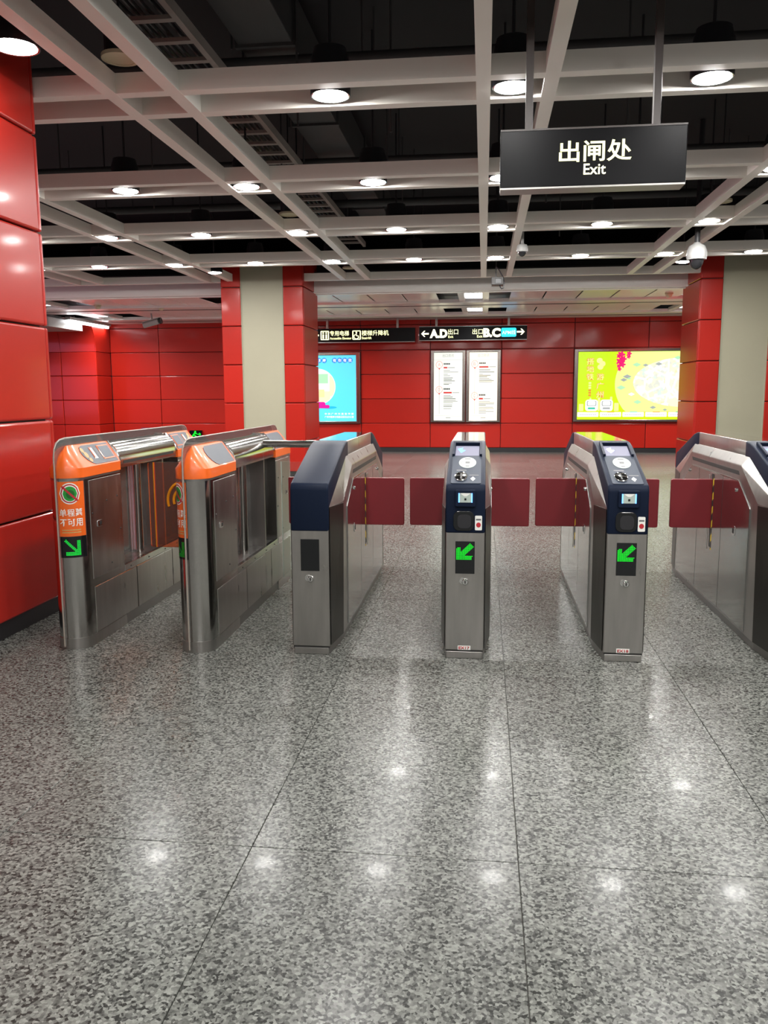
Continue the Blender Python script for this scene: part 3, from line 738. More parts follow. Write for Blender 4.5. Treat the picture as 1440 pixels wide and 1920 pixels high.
# ================================================================ CAMERAS AND SMALL CEILING THINGS
def dome(name, label, x, y, ztop, r, h, stem_top, stem_m):
    t = thing(name, label, 'security camera', (x, y, ztop - h))
    hh = h * 0.62
    obj('housing', MB().lathe([(r * .93, h - hh), (r, h - hh + .02), (r * .98, h - hh + hh * .5), (r * .8, h - hh + hh * .78), (r * .35, h - .01), (r * .3, h), (0, h)], 28, caps=False), CAMW, t, smooth=True)
    obj('dome', MB().lathe([(r * .72 * math.cos(a), h - hh - (h - hh) * math.sin(a)) for a in [PI / 2 * k / 8 for k in range(9)]], 28, caps=False), SMOKE, t, smooth=True)
    obj('rim', MB().lathe([(r * .70, h - hh - .006), (r * .95, h - hh - .004), (r * .95, h - hh + .006), (r * .7, h - hh + .006)], 28, caps=False), CAMW, t, smooth=True)
    obj('stem', MB().tube([(0, 0, h - .01), (0, 0, stem_top - (ztop - h))], r * .27, 12), stem_m, t, smooth=True)
dome('dome_camera', 'large white dome security camera hanging before the right column', 2.40, 10.2, 3.07, .112, .30, 4.395, LAMPBLK)
dome('dome_camera', 'small white dome security camera beside the centre beams', 0.43, 10.3, 3.13, .068, .155, 4.395, CAMW)
t = thing('box_camera', 'grey box security camera with a looped cable on a rod', 'security camera', (0.175, 12.5, 2.925))
obj('body', box(-.085, .085, -.02, .2, 0, .11), CAMG, t, bevel=.006); obj('lens_plate', box(-.03, .06, -.026, -.018, .015, .085), LAMPBLK, t, bevel=.004)
obj('rod', MB().tube([(-.02, .08, .11), (-.02, .08, 1.473)], .011, 10), CAMG, t)
obj('cable', MB().tube([(-.02, .06, .28), (.03, .04, .2), (.085, .02, .1), (.1, 0, .02), (.085, -.01, -.05), (.06, -.01, -.06), (.04, 0, -.03), (.035, .02, .0)], .008, 8), LAMPBLK, t, smooth=True)
t = thing('bullet_camera', 'white bullet security camera under the soffit at left', 'security camera', (-6.86, 17.0, 2.84), (0, math.radians(-14), 0))
obj('body', MB().lathe([(0, -.20), (.058, -.20), (.06, .14), (0, .14)], 18, axis='x', caps=False), CAMW, t, smooth=True)
obj('hood', MB().box(-.23, .19, -.07, .07, .052, .066), CAMW, t, bevel=.01)
obj('front_ring', MB().lathe([(0, .15), (.052, .15), (.066, .16), (.066, .20), (.05, .20), (0, .185)], 18, axis='x', caps=False), SMOKE, t, smooth=True)
obj('bracket', MB().tube([(0, 0, .05), (.02, 0, .13), (.03, 0, .26)], .018, 10), CAMW, t, smooth=True)
for x, y, lb in ((-7.37, 15.58, 'cream smoke detector on the soffit at far left'), (-6.27, 16.0, 'cream smoke detector above the bullet camera'), (3.16, 15.26, 'cream smoke detector beside the right column')):
    t = thing('smoke_detector', lb, 'smoke detector', (x, y, 3.0), group='smoke detectors on the soffit')
    obj('base', MB().lathe([(0, .07), (.07, .07), (.07, .045), (.055, .04)], 20, caps=False), SPKM, t, smooth=True)
    obj('sensor', MB().lathe([(.055, .04), (.05, .01), (.03, -.01), (0, -.01)], 20, caps=False), SPKM, t, smooth=True)
t = thing('evacuation_sign', 'small black box with a glowing green running figure low on the far wall', 'exit sign', (-6.88, 19.42, .32))
obj('case', box(-.15, .15, 0, .06, 0, .18), SIGNBLK, t)
obj('figure', MB().tube([(-.09, -.004, .03), (-.05, -.004, .075), (-.02, -.004, .12), (.03, -.004, .10)], .017, 6).tube([(-.05, -.004, .075), (.0, -.004, .05), (0.02, -.004, .02)], .015, 6), LEDG, t)
obj('head', MB().lathe([(0, -.01), (.022, -.008), (.022, 0), (0, 0)], 12, (-.005, 0, .15), 'y', False), LEDG, t)
obj('arrow', MB().prism(arrow_poly(.09, .09, .045, False), 'y', -.006, 0), LEDG, t)
t = thing('notice_board', 'low maroon notice board standing before the far left wall', 'board', (-7.92, 19.2, 0))
obj('panel', box(-.23, .23, 0, .03, .25, .58), MAROON, t, bevel=.006); obj('leg', box(-.2, -.17, 0, .03, 0, .26), GREYPR, t); obj('leg', box(.17, .2, 0, .03, 0, .26), GREYPR, t)
obj('foot', box(-.21, -.16, -.12, .15, 0, .02), GREYPR, t); obj('foot', box(.16, .21, -.12, .15, 0, .02), GREYPR, t)
flat('print_block', rrect(-.08, .1, .42, .47, .01), 0, P_PINKLINE, t)

# ================================================================ FLAP GATES (steel, navy heads)
GL, GW, GI = 2.38, 0.1325, 0.100
SLN = Vector((0, 0.58, 0.19)).normalized(); SNN = Vector((0, -SLN.z, SLN.y))
def mirror_y(pts): return [(GL - y, z) for y, z in pts]
def body_mb():
    po = [(.25, .045), (.295, .795), (.62, .973), (GL - .62, .973), (GL - .295, .795), (GL - .25, .045)]
    pi_ = [(0, .045), (0, .80), (.575, 1.03), (GL - .575, 1.03), (GL, .80), (GL, .045)]
    return MB().loft([[(-GI, y, z) for y, z in pi_], [(-GW, y, z) for y, z in po]][::-1] + [[(GI, y, z) for y, z in pi_], [(GW, y, z) for y, z in po]])
def corner_mb(sx, fr):
    e = .0015
    r0 = [(sx * (GI + .004), .022 - e, .05), (sx * (GW + .0005), .25 - e, .05), (sx * (GW + .0005), .292 - e, .788), (sx * (GI + .004), .022 - e, .80)]
    r1 = [(sx * (GI + .004 + e), .022 - 3 * e, .05), (sx * (GW + .0005 + e), .25 - 3 * e, .05), (sx * (GW + .0005 + e), .292 - 3 * e, .788), (sx * (GI + .004 + e), .022 - 3 * e, .80)]
    mb = MB().loft([r0, r1])
    if fr: mb.v = [(x, GL - y, z) for x, y, z in mb.v]
    return mb
CORNER = mat('dark_corner_steel', (0.10, 0.097, 0.09, 1), 0.35, 1.0)
def head_poly(f=True):
    p = [(-.004, .672), (-.004, .90), (.012, .926), (.52, 1.092), (.60, 1.108), (.665, 1.112), (.665, .98), (.3, .85), (.1, .672)]
    return p if f else [(GL - y, z) for y, z in p]
GM = {}
def gm(key, fn, **kw):
    if key not in GM: GM[key] = fn().mesh(key, **kw)
    return GM[key]
def sl(u, off=0.0, x=0.0):
    """point on the slanted head face: u metres up the slope from the crease, off = distance off the face"""
    return (x, -.004 + SLN.y * u + SNN.y * off, .922 + SLN.z * u + SNN.z * off)
def slant_prism(poly, a, b):
    """poly in (x,u) on the slanted face"""
    return MB().loft([[sl(u, a, x) for x, u in poly], [sl(u, b, x) for x, u in poly]])
def led_arrow(mirror=1):
    """dot matrix arrow pointing down and to the left"""
    mb = MB(); n = 16; s = .0056
    for i in range(n):
        for j in range(n):
            u, v = (i + .5) / n, (j + .5) / n
            on = (u < .28 and v < .80 - (.28 - u) * .4) or (v < .26 and u < .88 - (.26 - v) * .3 + .05) or (abs(u - v) < .19 and u + v < 1.78)
            if on:
                x = (-.046 + u * .092) * mirror; z = .533 + v * .088
                mb.lathe([(s * .40, 0), (s * .28, -.0012), (0, -.0014)], 6, (x, -.0035, z), 'y', False)
    return mb
def side_poly(y0, y1, cut0=None, cut1=None):
    """door panel on the gate side between y0 and y1, clipped by the sloping shoulder"""
    def top(y):
        if y < .64: return .753 + (y - .42) / .22 * .128
        if y > GL - .64: return .753 + (GL - .42 - y) / .22 * .128
        return .882
    ys = sorted(set([y0, y1] + [y for y in (.42, .64, GL - .64, GL - .42) if y0 < y < y1]))
    return [(y0, .062), (y1, .062)] + [(y, top(y)) for y in ys[::-1]]
def flap_gate(label, xc, yf, kind, num=None):
    t = thing('ticket_gate', label, 'ticket gate', (xc, yf, 0), group='steel flap gates')
    link('body', gm('body', body_mb, bevel=.003, seg=1), STEEL, t)
    for sx in (-1, 1):
        for fr in (0, 1):
            link('corner_strip', gm('corner%d%d' % (sx, fr), lambda: corner_mb(sx, fr)), CORNER, t)
    link('plinth', gm('plinth', lambda: MB().prism([(-.096, .008), (.096, .008), (.122, .26), (.122, GL - .26), (.096, GL - .008), (-.096, GL - .008), (-.122, GL - .26), (-.122, .26)], 'z', 0, .047)), STEELD, t)
    link('kick_plate', gm('kick', lambda: box(-.094, .094, .0, .012, 0.001, .038), bevel=.002), STEEL, t)
    link('kick_seam', gm('kicks', lambda: box(-.098, .098, -.001, .012, .038, .0455)), GROOVE, t)
    link('spine', gm('spine', lambda: MB().prism([(.66, .98), (GL - .66, .98), (GL - .66, 1.111), (.66, 1.111)], 'x', -.099, .099), bevel=.006, seg=2, smooth=True), STEEL, t)
    link('top_plate', gm('topplate', lambda: MB().box(-.092, .092, .668, GL - .668, 1.110, 1.1125)), TOPM, t)
    for fr in (True, False):
        nm = 'head_cover'
        link(nm, gm('head%d' % fr, lambda: MB().prism(head_poly(fr), 'x', -.102, .102), bevel=.010, seg=3, smooth=True, angle=35), NAVY, t)
    # front plate details
    link('indicator_window', gm('ledwin', lambda: box(-.050, .050, -.0025, .002, .459, .630)), LEDBLK, t)
    if kind != 'plain':
        a = link('led_arrow', gm('arrow', led_arrow), LEDG, t)
    lk = link('lock', gm('lock', lambda: MB().lathe([(.018, 0), (.018, -.006), (.013, -.012), (0, -.012)], 18, (.002, -.001, .416), 'y', False), smooth=True), CHROME, t)
    link('keyhole', gm('keyh', lambda: box(-.001, .005, -.0145, -.012, .408, .424)), GROOVE, lk)
    link('lock_cover', gm('lockcov', lambda: MB().prism(ell(-.014, .421, .014, .016, 16), 'y', -.008, 0)), CHROME, t)
    if num:
        s = link('number_sticker', gm('stk', lambda: box(-.034, .033, -.0015, .001, .0475, .070)), WHITE, t)
        text('lettering', num, -.029, .028, .050, .066, -.0016, REDPR, s, bold=.03, thick=.0005)
    # head details
    if kind == 'plain':
        pass
    else:
        link('fascia', gm('fascia', lambda: slant_prism(rrect(-.078, .078, .022, .40, .01), -.004, .0025), bevel=.0015, seg=1), NAVYP, t)
        hd = link('display_hood', gm('hood', lambda: slant_prism([(-.082, .385), (-.068, .385), (-.068, .555), (.068, .555), (.068, .385), (.082, .385), (.082, .575), (-.082, .575)], -.004, .016), bevel=.003), NAVY, t)
        link('display', gm('disp', lambda: slant_prism(rrect(-.066, .066, .392, .535, .004), -.003, .003)), SCREEN, t)
        link('display_icon', gm('dispi', lambda: slant_prism([(-.055, .49), (-.035, .43), (-.01, .47), (-.03, .48), (-.025, .51)], .003, .0035)), LEDBLUE, t)
        link('card_reader', gm('oval', lambda: slant_prism(ell(0.004, .292, .047, .075, 32), .0025, .0045), bevel=.001, seg=1), OVAL, t)
        for k in range(3):
            for s in (-1, 1):
                link('wave_mark', gm('wave%d%d' % (k, s), lambda: slant_prism([(0.004 + s * (.019 + k * .008 + .003 * math.cos(v) - .003), .292 + (.016 + .004 * k) * math.sin(v)) for v in [-1.2, -.6, 0, .6, 1.2]] +
                     [(0.004 + s * (.0205 + k * .008 + .003 * math.cos(v) - .003), .292 + (.016 + .004 * k) * math.sin(v)) for v in [1.2, .6, 0, -.6, -1.2]], .0045, .005)), GREYPR, t)
        link('print_line', gm('ovtx1', lambda: slant_prism(rrect(-.012, .02, .335, .347, .002), .0045, .005)), GREYPR, t)
        link('print_line', gm('ovtx2', lambda: slant_prism(rrect(-.006, .014, .238, .247, .002), .0045, .005)), GREYPR, t)
        link('card_icon', gm('ovic', lambda: slant_prism(rrect(-.008, .016, .280, .304, .003), .0045, .005)), GREYPR, t)
        link('print_line', gm('lab1', lambda: slant_prism(rrect(-.052, .0, .182, .196, .002), .0025, .003)), GREYPR, t)
        c = link('token_slot', gm('tok', lambda: slant_prism(ell(-.026, .102, .034, .058, 28), .0025, .009), bevel=.003, seg=2, smooth=True), CHROME, t)
        link('coin_slit', gm('toks', lambda: slant_prism(rrect(-.030, -.022, .066, .138, .003), .009, .0096)), GROOVE, c)
        link('print_line', gm('lab2', lambda: slant_prism(rrect(.016, .066, .120, .130, .002), .0025, .003)), GREYPR, t)
        link('diamond_mark', gm('dia', lambda: slant_prism([(.036, .050), (.049, .080), (.036, .106), (.023, .080)], .0025, .0032)), WHITE, t)
        s = link('scanner_bezel', gm('scb', lambda: MB().prism(rrect(-.053, .053, .812, .900, .008), 'y', -.020, -.002), bevel=.004), NAVY, t)
        link('scanner_window', gm('scw', lambda: MB().prism([(-.034, .836), (.034, .836), (.034, .884), (-.034, .884)], 'y', -.0215, -.019)), OVAL, s)
        link('scanner_lens', gm('scl', lambda: box(-.005, .005, -.0235, -.021, .848, .858)), LEDBLK, s)
        link('scanner_mirror', gm('scm', lambda: MB().prism([(-.028, .884), (.028, .884), (.006, .868), (-.006, .868)], 'y', -.0225, -.0215)), WHITE, s)
        link('scanner_light', gm('sc1', lambda: box(-.036, -.030, -.0225, -.019, .836, .884)), LEDBLUE, s)
        link('scanner_light', gm('sc2', lambda: box(.030, .036, -.0225, -.019, .836, .884)), LEDBLUE, s)
        u = link('return_tray', gm('tray', lambda: MB().prism(rrect(-.062, .046, .686, .790, .03), 'y', -.010, -.003), bevel=.004), LEDBLK, t)
        link('tray_bowl', gm('trayb', lambda: MB().prism(rrect(-.040, .030, .700, .772, .022), 'y', -.0125, -.009)), LAMPBLK, u)
        l = link('notice_label', gm('nlab', lambda: MB().prism(rrect(.050, .086, .690, .766, .005), 'y', -.0065, -.003)), WHITE, t)
        link('red_mark', gm('nred', lambda: MB().prism(ell(.068, .718, .012, .013, 18), 'y', -.0075, -.0062)), REDPR, l)
        link('print_line', gm('nln', lambda: MB().prism(rrect(.055, .081, .742, .750, .001), 'y', -.0072, -.0062)), GREYPR, l)
    # sides
    for s in (-1, 1):
        nm = 'L' if s < 0 else 'R'
        def sp(poly, a, b): return MB().prism(poly, 'x', s * a, s * b)
        for i, (a, b) in enumerate(((.412, .948), (.954, 1.518), (1.524, GL - .30))):
            link('side_door', gm('door%d%s' % (i, nm), lambda: sp(side_poly(a, b), GW - .006, GW + .0025), bevel=.001, seg=1), STEELP, t)
        for i, y in enumerate((.951, 1.521)):
            link('door_seam', gm('seam%d%s' % (i, nm), lambda: sp([(y - .004, .062), (y + .004, .062), (y + .004, .882), (y - .004, .882)], GW - .002, GW + .0021)), GROOVE, t)
        link('vent_slot', gm('vent' + nm, lambda: sp([(.635, .918), (GL - .66, .918), (GL - .64, .941), (.655, .941)], GW - .004, GW + .0008)), GROOVE, t)
        link('door_edge', gm('dedge' + nm, lambda: MB().tube([(s * (GW + .003), .41, .06), (s * (GW + .003), .41, .753), (s * (GW + .003), .635, .888), (s * (GW + .003), GL - .635, .888)], .0028, 6)), CHROME, t)
        link('flap_slot', gm('fslot' + nm, lambda: sp([(1.17, .40), (1.205, .40), (1.205, .872), (1.17, .872)], GW, GW + .0032)), GROOVE, t)
        link('warning_tape', gm('tape' + nm, lambda: sp([(1.150, .385), (1.165, .385), (1.165, .872), (1.150, .872)], GW, GW + .004)), HAZ, t)
        link('flap_guide', gm('guide' + nm, lambda: sp([(1.235, .375), (1.27, .375), (1.27, .86), (1.235, .86)], GW, GW + .0035), bevel=.001, seg=1), STEEL, t)
        for k, (y, z) in enumerate(((.675, .828), (GL - .60, .842))):
            link('side_lock', gm('slock%d%s' % (k, nm), lambda: MB().lathe([(.011, 0), (.011, .006), (.007, .010), (0, .010)] if s > 0 else [(.011, 0), (.011, -.006), (.007, -.010), (0, -.010)], 14, (s * (GW + .002), y, z), 'x', False), smooth=True), CHROME, t)
        h = link('door_handle', gm('hand' + nm, lambda: sp(rrect(.655, .715, .56, .615, .014), GW, GW + .006), bevel=.002), CHROME, t)
        link('handle_recess', gm('handr' + nm, lambda: sp(rrect(.667, .703, .572, .603, .006), GW, GW + .0066)), GROOVE, h)
        link('flap', gm('flap' + nm, lambda: MB().prism(rrect(min(s * GW * .9, s * (GW + .258)), max(s * GW * .9, s * (GW + .258)), .522, .838, .012), 'y', 1.178, 1.200), bevel=.004, seg=2), FLAP, t)
    return t
flap_gate('ticket gate with a plain navy head and unlit indicator beside the orange gates', -0.905, 4.258, 'plain')
flap_gate('ticket gate marked EX17 with a lit green arrow, in the centre', -0.087, 4.270, 'reader', 'EX17')
flap_gate('ticket gate marked EX18 with a lit green arrow and lime reflection on top', 0.735, 4.300, 'reader', 'EX18')
flap_gate('ticket gate cut off by the right edge of the picture', 1.593, 4.315, 'reader')

# ================================================================ WIDE ORANGE GATES
OL, OW = 2.02, 0.094
def stadium(r, y1, n=10, dy=0.0, sx=1.0):
    """plan outline: round front end at y=0, square back at y1"""
    pts = [(sx * r * math.cos(a), r - r * math.sin(a) * 1.0 + dy) for a in [PI * k / n for k in range(n + 1)]]
    return pts + [(-sx * r, y1), (sx * r, y1)]
def flip(mb):
    mb.v = [(x, OL - y, z) for x, y, z in mb.v]; return mb
def cap_mb():
    rings = []
    prof = [(.948, .099, -.004), (1.0, .099, -.004)] + [(1.0 + .118 * w, .099 - .083 * w, .075 * w * w) for w in (.12, .3, .5, .7, .88, 1.0)]
    for z, r, dy in prof:
        pts = [(r * math.cos(a), dy + .103 - .103 * math.sin(a)) for a in [PI * k / 12 for k in range(13)]]
        rings.append([(x, y, z) for x, y in pts] + [(-r, .535, z), (r, .535, z)])
    return MB().loft(rings)
def cap_slant(poly, off0, off1, s):
    """poly in (y, w) on the slanted side face of the cap; w 0 at lower edge, 1 at top"""
    a = Vector((.099, 0, 1.0)); b = Vector((.016, 0, 1.118)); d = b - a
    n = Vector((d.z, 0, -d.x)).normalized()
    def P(y, w, o): 
        p = a + d * w + n * o; return (s * p.x, y, p.z)
    return MB().loft([[P(y, w, off0) for y, w in poly], [P(y, w, off1) for y, w in poly]])
PANEL = [(.515, .05), (.515, .93), (.20, .93), (.168, .86), (.150, .7), (.152, .5), (.170, .3), (.20, .14), (.235, .05)]
def arch(w, z0, z1, z2, y0, y1, n=10):
    pts = [(-w, z0), (w, z0), (w, z1)] + [(w * math.cos(a), z1 + (z2 - z1) * math.sin(a)) for a in [PI * k / n for k in range(1, n)]] + [(-w, z1)]
    return MB().prism(pts, 'y', y0, y1)
def wide_gate(label, xc, yf, reader):
    t = thing('wide_ticket_gate', label, 'ticket gate', (xc, yf, 0), group='orange capped gates')
    for fr in (0, 1):
        fx = (lambda m: m) if fr == 0 else flip
        obj('post', fx(MB().loft([[(x, y, z) for x, y in stadium(OW, .535)] for z in (.04, .948)])), STEELP, t, smooth=True, angle=50)
        obj('post_base', fx(MB().loft([[(x, y - .003, z) for x, y in stadium(OW + .003, .53)] for z in (0, .062)])), STEEL, t, smooth=True, angle=50)
        obj('post_collar', fx(MB().loft([[(x, y - .001, z) for x, y in stadium(OW + .001, .53)] for z in (.936, .95)])), STEELD, t, smooth=True, angle=50)
        cp = obj('cap', fx(cap_mb()), ORANGE, t, smooth=True, angle=30)
        for s in (-1, 1):
            bd = obj('cap_panel', fx(cap_slant(PANEL, -.003, .003, s)), CHARC, t)
            obj('cap_end', fx(MB().prism([(s * .099, 1.0), (s * .088, 1.03), (s * .02, 1.122), (0, 1.118), (0, 1.0)], 'y', .535, .552)), CHROME, t, bevel=.003)
            show = (reader and (s > 0) == (fr == 0)) or (reader and fr == 1)
            if show:
                obj('display_frame', fx(cap_slant([(.36, .2), (.50, .2), (.50, .84), (.36, .84)], .003, .0055, s)), ORANGE, bd)
                obj('display', fx(cap_slant([(.368, .25), (.492, .25), (.492, .79), (.368, .79)], .0055, .007, s)), LCDD, bd)
                obj('slot_frame', fx(cap_slant([(.262, .3), (.295, .3), (.295, .8), (.262, .8)], .003, .005, s)), ORANGE, bd)
                obj('slot', fx(cap_slant([(.267, .34), (.290, .34), (.290, .76), (.267, .76)], .005, .007, s)), WHITE, bd)
                obj('fine_print', fx(cap_slant([(.318, .2), (.345, .2), (.345, .75), (.318, .75)], .003, .0036, s)), GREYPR, bd)
                for (cy, cw, ry, rw) in ((.175, .72, .017, .11), (.190, .5, .02, .14), (.205, .27, .016, .1)):
                    obj('gold_mark', fx(cap_slant([(cy + ry * math.cos(2 * PI * k / 16), cw + rw * math.sin(2 * PI * k / 16)) for k in range(16)], .003, .0038, s)), GOLD, bd)
        for s in (-1, 1):
            obj('upper_door', fx(MB().box(min(s * .090, s * .097), max(s * .090, s * .097), .125, .525, .372, .925)), STEEL, t, bevel=.001, seg=1)
            h = obj('door_handle', fx(MB().prism(rrect(.20, .255, .655, .69, .006), 'x', s * .095, s * .101)), CHROME, t, bevel=.002)
            obj('handle_recess', fx(MB().prism(rrect(.222, .248, .662, .683, .004), 'x', s * .095, s * .102)), GROOVE, h)
            for (y, z) in ((.15, .74), (.33, .79), (.47, .80), (.5, .60), (.36, .42)):
                obj('rivet', fx(MB().lathe([(.0055, 0), (.004, s * .003), (0, s * .003)], 8, (s * .097, y, z), 'x', False)), GROOVE, t)
    obj('lower_body', box(-.084, .084, .1, OL - .1, .004, .36), STEEL, t, bevel=.003)
    obj('plinth', box(-.09, .09, .1, OL - .1, 0, .06), STEELD, t)
    for s in (-1, 1):
        for a, b in ((.135, .70), (.71, 1.30), (1.31, OL - .135)):
            obj('lower_door', box(min(s * .082, s * .0965), max(s * .082, s * .0965), a, b, .064, .325), STEEL, t, bevel=.001, seg=1)
        obj('sill', box(min(s * .07, s * .0965), max(s * .07, s * .0965), .535, OL - .535, .328, .368), STEELP, t, bevel=.002)
        for y in (.62, .90, 1.18, 1.40):
            obj('rivet', MB().lathe([(.0055, 0), (.004, s * .003), (0, s * .003)], 8, (s * .0965, y, .346), 'x', False), GROOVE, t)
    # top tube with slot
    obj('top_tube', arch(.09, .957, 1.0, 1.112, .55, OL - .55), TOPM if False else STEELP, t, smooth=True, angle=50)
    if reader:
        for s in (-1, 1):
            obj('sensor_slot', box(min(s * .086, s * .0915), max(s * .086, s * .0915), .60, OL - .60, .980, .998), GROOVE, t)
    else:
        obj('tube_seam', box(-.0905, .0905, 1.185, 1.189, .957, 1.0), GROOVE, t)
    # window, mullion, glass
    for (y, w) in ((.985, .03),):
        obj('mullion', MB().tube([(0, y, .36), (0, y, .957)], .028, 14), STEELP, t, smooth=True)
    obj('window_frame', box(-.075, .075, 1.24, 1.262, .36, .957), STEELD, t)
    # clear acrylic guard standing in the middle plane
    out = [(-.014, .02), (-.014, 1.06), (-.004, 1.105), (.02, 1.135), (.06, 1.152), (.12, 1.158), (OL - .12, 1.158), (OL - .06, 1.152), (OL - .02, 1.135), (OL + .004, 1.105), (OL + .014, 1.06), (OL + .014, .02)]
    obj('acrylic_guard', MB().prism(out, 'x', -.028, -.020), ACRYL, t)
    obj('guard_edge', MB().tube([(-.024, y, z) for y, z in out], .0042, 6), clear_edge, t, smooth=True)
    # sticker and indicator wrapped on the round front
    def wrap(name, a0, a1, z0, z1, m, r=OW + .0015, n=8, par=t):
        ps = [(r * math.cos(a), OW - r * math.sin(a)) for a in [math.radians(a0 + (a1 - a0) * k / n) for k in range(n + 1)]]
        qs = [((r - .001) * math.cos(a), OW - (r - .001) * math.sin(a)) for a in [math.radians(a0 + (a1 - a0) * k / n) for k in range(n + 1)]][::-1]
        return obj(name, MB().prism(ps + qs, 'z', z0, z1), m, par, smooth=True, angle=50)
    def wrap_flat(name, pts, m, par, r, lift):
        """outline in (arc metres, z) rolled on the round front"""
        o_ = MB(); s0, s1 = min(p[0] for p in pts), max(p[0] for p in pts); N = 10
        def span(u):
            zs = []
            for (a_, b_) in zip(pts, pts[1:] + pts[:1]):
                lo, hi = min(a_[0], b_[0]), max(a_[0], b_[0])
                if lo - 1e-9 <= u <= hi + 1e-9:
                    if hi - lo < 1e-9: zs += [a_[1], b_[1]]
                    else: zs.append(a_[1] + (b_[1] - a_[1]) * (u - a_[0]) / (b_[0] - a_[0]))
            return min(zs), max(zs)
        rings = []
        for q_ in range(N + 1):
            u = s0 + (s1 - s0) * q_ / N; za, zb = span(u); a = ARC0 - u / OW
            rings.append([(rr * math.cos(a), OW - rr * math.sin(a), z) for rr, z in ((r, za), (r + lift, za), (r + lift, zb), (r, zb))])
        o_.loft(rings); return obj(name, o_, m, par)
    a0, a1 = ((104, 14) if reader else (178, 100))
    ARC0 = math.radians((a0 + a1) / 2 + (4 if reader else 0))
    st = wrap('notice_sticker', a0, a1, .632, .930, ORANGE)
    R = OW + .0016
    wrap_flat('sign_disc', ell(0, .866, .054, .058, 32), WHITE, st, R, .0006)
    for k in range(1):
        ring = []
    wrap_flat('sign_ring', ell(0, .866, .048, .052, 32), REDPR, st, R + .0006, .0005)
    wrap_flat('sign_disc', ell(0, .866, .041, .045, 32), WHITE, st, R + .0011, .0004)
    wrap_flat('token_picture', ell(0.001, .865, .036, .040, 28), GREENTOK, st, R + .0015, .0004)
    wrap_flat('token_picture', ell(0.003, .862, .022, .024, 24), DKGREEN, st, R + .0019, .0003)
    d_ = .038
    wrap_flat('sign_bar', [(-d_ - .004, .866 + d_ - .002), (-d_ + .004, .866 + d_ + .005), (d_ + .004, .866 - d_ + .002), (d_ - .004, .866 - d_ - .005)], REDPR, st, R + .0022, .0004)
    for row, word, zz in ((0, '单程票', .762), (1, '不可用', .708)):
        for i, ch in enumerate(word):
            me = text_mesh(ch, .012)
            xs_ = [v.co.x for v in me.vertices]; ys_ = [v.co.y for v in me.vertices]
            sc = .037 / (max(xs_) - min(xs_)); mx_ = (max(xs_) + min(xs_)) / 2; my_ = (max(ys_) + min(ys_)) / 2
            for v in me.vertices:
                s_ = -.040 + i * .041 + (v.co.x - mx_) * sc; z = zz + (v.co.y - my_) * sc * 1.12
                a = ARC0 - s_ / OW; v.co = Vector(((R + .0012) * math.cos(a), OW - (R + .0012) * math.sin(a), z))
            link('lettering', me, WHITE, st)
    for k in range(2):
        wrap_flat('fine_print', [(-.05, .664 - k * .013), (.05, .664 - k * .013), (.05, .670 - k * .013), (-.05, .670 - k * .013)], GOLD, st, R, .0004)
    iw = wrap('indicator_window', a0, a1, .515, .631, LEDBLK)
    dots = MB(); n = 13
    for i in range(n):
        for j in range(n):
            u, v = (i + .5) / n, (j + .5) / n
            m_ = 1 - u
            on = (m_ < .22 and v < .9) or (v < .22 and m_ < .9) or (abs(m_ - v) < .14 and m_ + v < 1.9)
            if on:
                a = ARC0 - (-.042 + u * .084) / OW; z = .527 + v * .09; h = .0026; r1 = R + .0008
                da = h / OW
                dots.add([(r1 * math.cos(a + da), OW - r1 * math.sin(a + da), z - h), (r1 * math.cos(a - da), OW - r1 * math.sin(a - da), z - h),
                          (r1 * math.cos(a - da), OW - r1 * math.sin(a - da), z + h), (r1 * math.cos(a + da), OW - r1 * math.sin(a + da), z + h)], [(0, 1, 2, 3)])
    obj('led_arrow', dots, LEDDIM2 if reader else LEDDIM, iw)
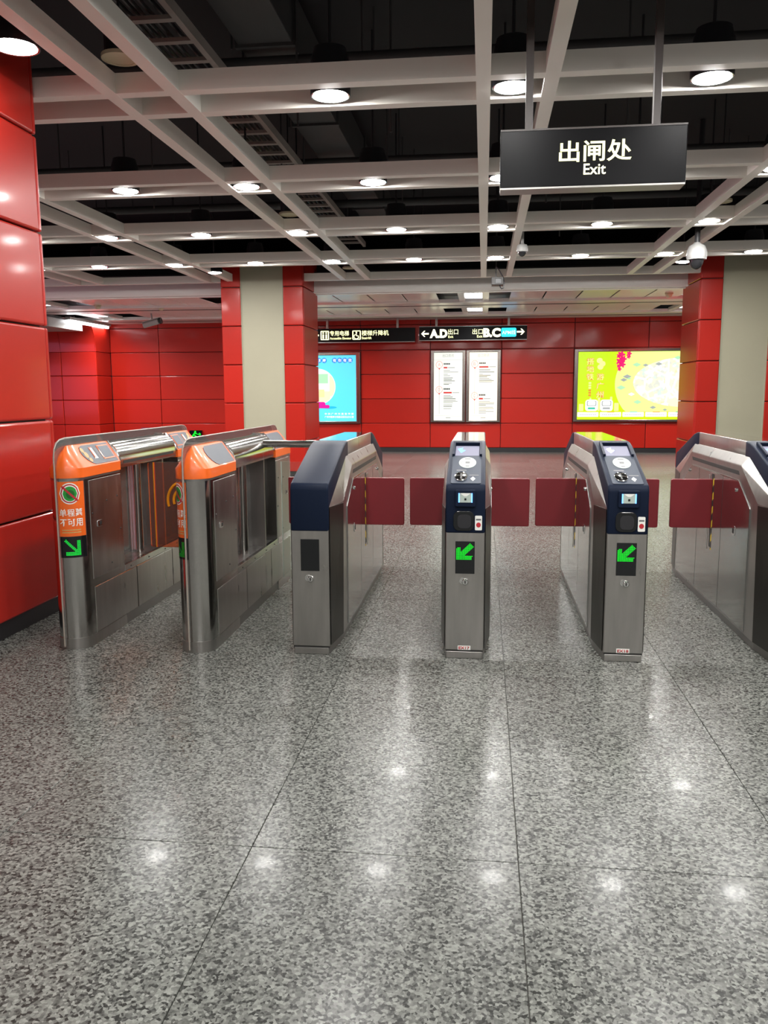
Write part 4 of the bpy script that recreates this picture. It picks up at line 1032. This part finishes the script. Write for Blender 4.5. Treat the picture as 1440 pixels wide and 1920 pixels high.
    # folding orange glass doors
    for s in (-1, 1):
        if (s > 0) != reader: continue
        x0, x1 = s * .06, s * .345
        dr = obj('glass_door', MB().prism(rrect(min(x0, x1), max(x0, x1), .385, .950, .015), 'y', 1.03, 1.042), ORGLASS, t)
        cxr = x1 - s * .05
        for k, rad in enumerate((.03, .065, .105)):
            pa = [(cxr - s * rad * math.cos(a), .70 + rad * math.sin(a) * 1.15) for a in [math.radians(-20 + 10 * j) for j in range(11)]]
            obj('wave_mark', MB().tube([(x, 1.027, z) for x, z in pa], .009, 6), ORPRINT, dr, smooth=True)
        obj('door_edge', box(min(x0 + s * .036, x0 + s * .042), max(x0 + s * .036, x0 + s * .042), 1.028, 1.044, .385, .950), ORPRINT, dr)
    return t
clear_edge = mat('acrylic_edge', srgb(150, 140, 130), 0.25)
LEDDIM2 = emi('led_green_mid', (0.005, 0.5, 0.04, 1), 0.5)
wide_gate('orange capped wide gate with card display and prohibition sticker beside the red pillar', -2.247, 4.20, True)
wide_gate('orange capped wide gate with blank grey panel left of the plain navy gate', -1.541, 4.21, False)

# ---- barrier between the orange gate and the plain navy gate
t = thing('glass_barrier', 'clear glass barrier with steel knobs and top rail between two gates', 'barrier', (-1.24, 5.80, 0))
obj('pane', box(-.19, .12, -.006, .006, .07, .91), GLASS, t)
obj('pane_edge', box(-.192, -.188, -.0065, .0065, .07, .91), OVAL, t)
for z in (.775, .10):
    k = obj('knob', MB().lathe([(0, -.035), (.022, -.03), (.03, -.012), (.028, .01), (.012, .016), (0, .016)], 18, (-.075, 0, z), 'y', False), CHROME, t, smooth=True)
    obj('knob_arm', MB().tube([(-.075, -.012, z), (0.07, -.012, z)], .009, 10), CHROME, k)
t = thing('handrail', 'short round steel handrail joining the orange gate and the plain navy gate', 'handrail', (-1.24, 5.45, 0))
obj('rail', MB().tube([(-.222, 0, 1.058), (.232, 0, 1.058)], .024, 16), STEELP, t, smooth=True)
obj('rail_post', MB().tube([(.165, 0, 1.04), (.165, 0, .98), (.20, 0, .93)], .013, 10), STEELP, t, smooth=True)
obj('rail_foot', MB().lathe([(0, .0), (.025, .0), (.025, .02), (0, .02)], 14, (.188, 0, .93), 'x', False), CHROME, t)
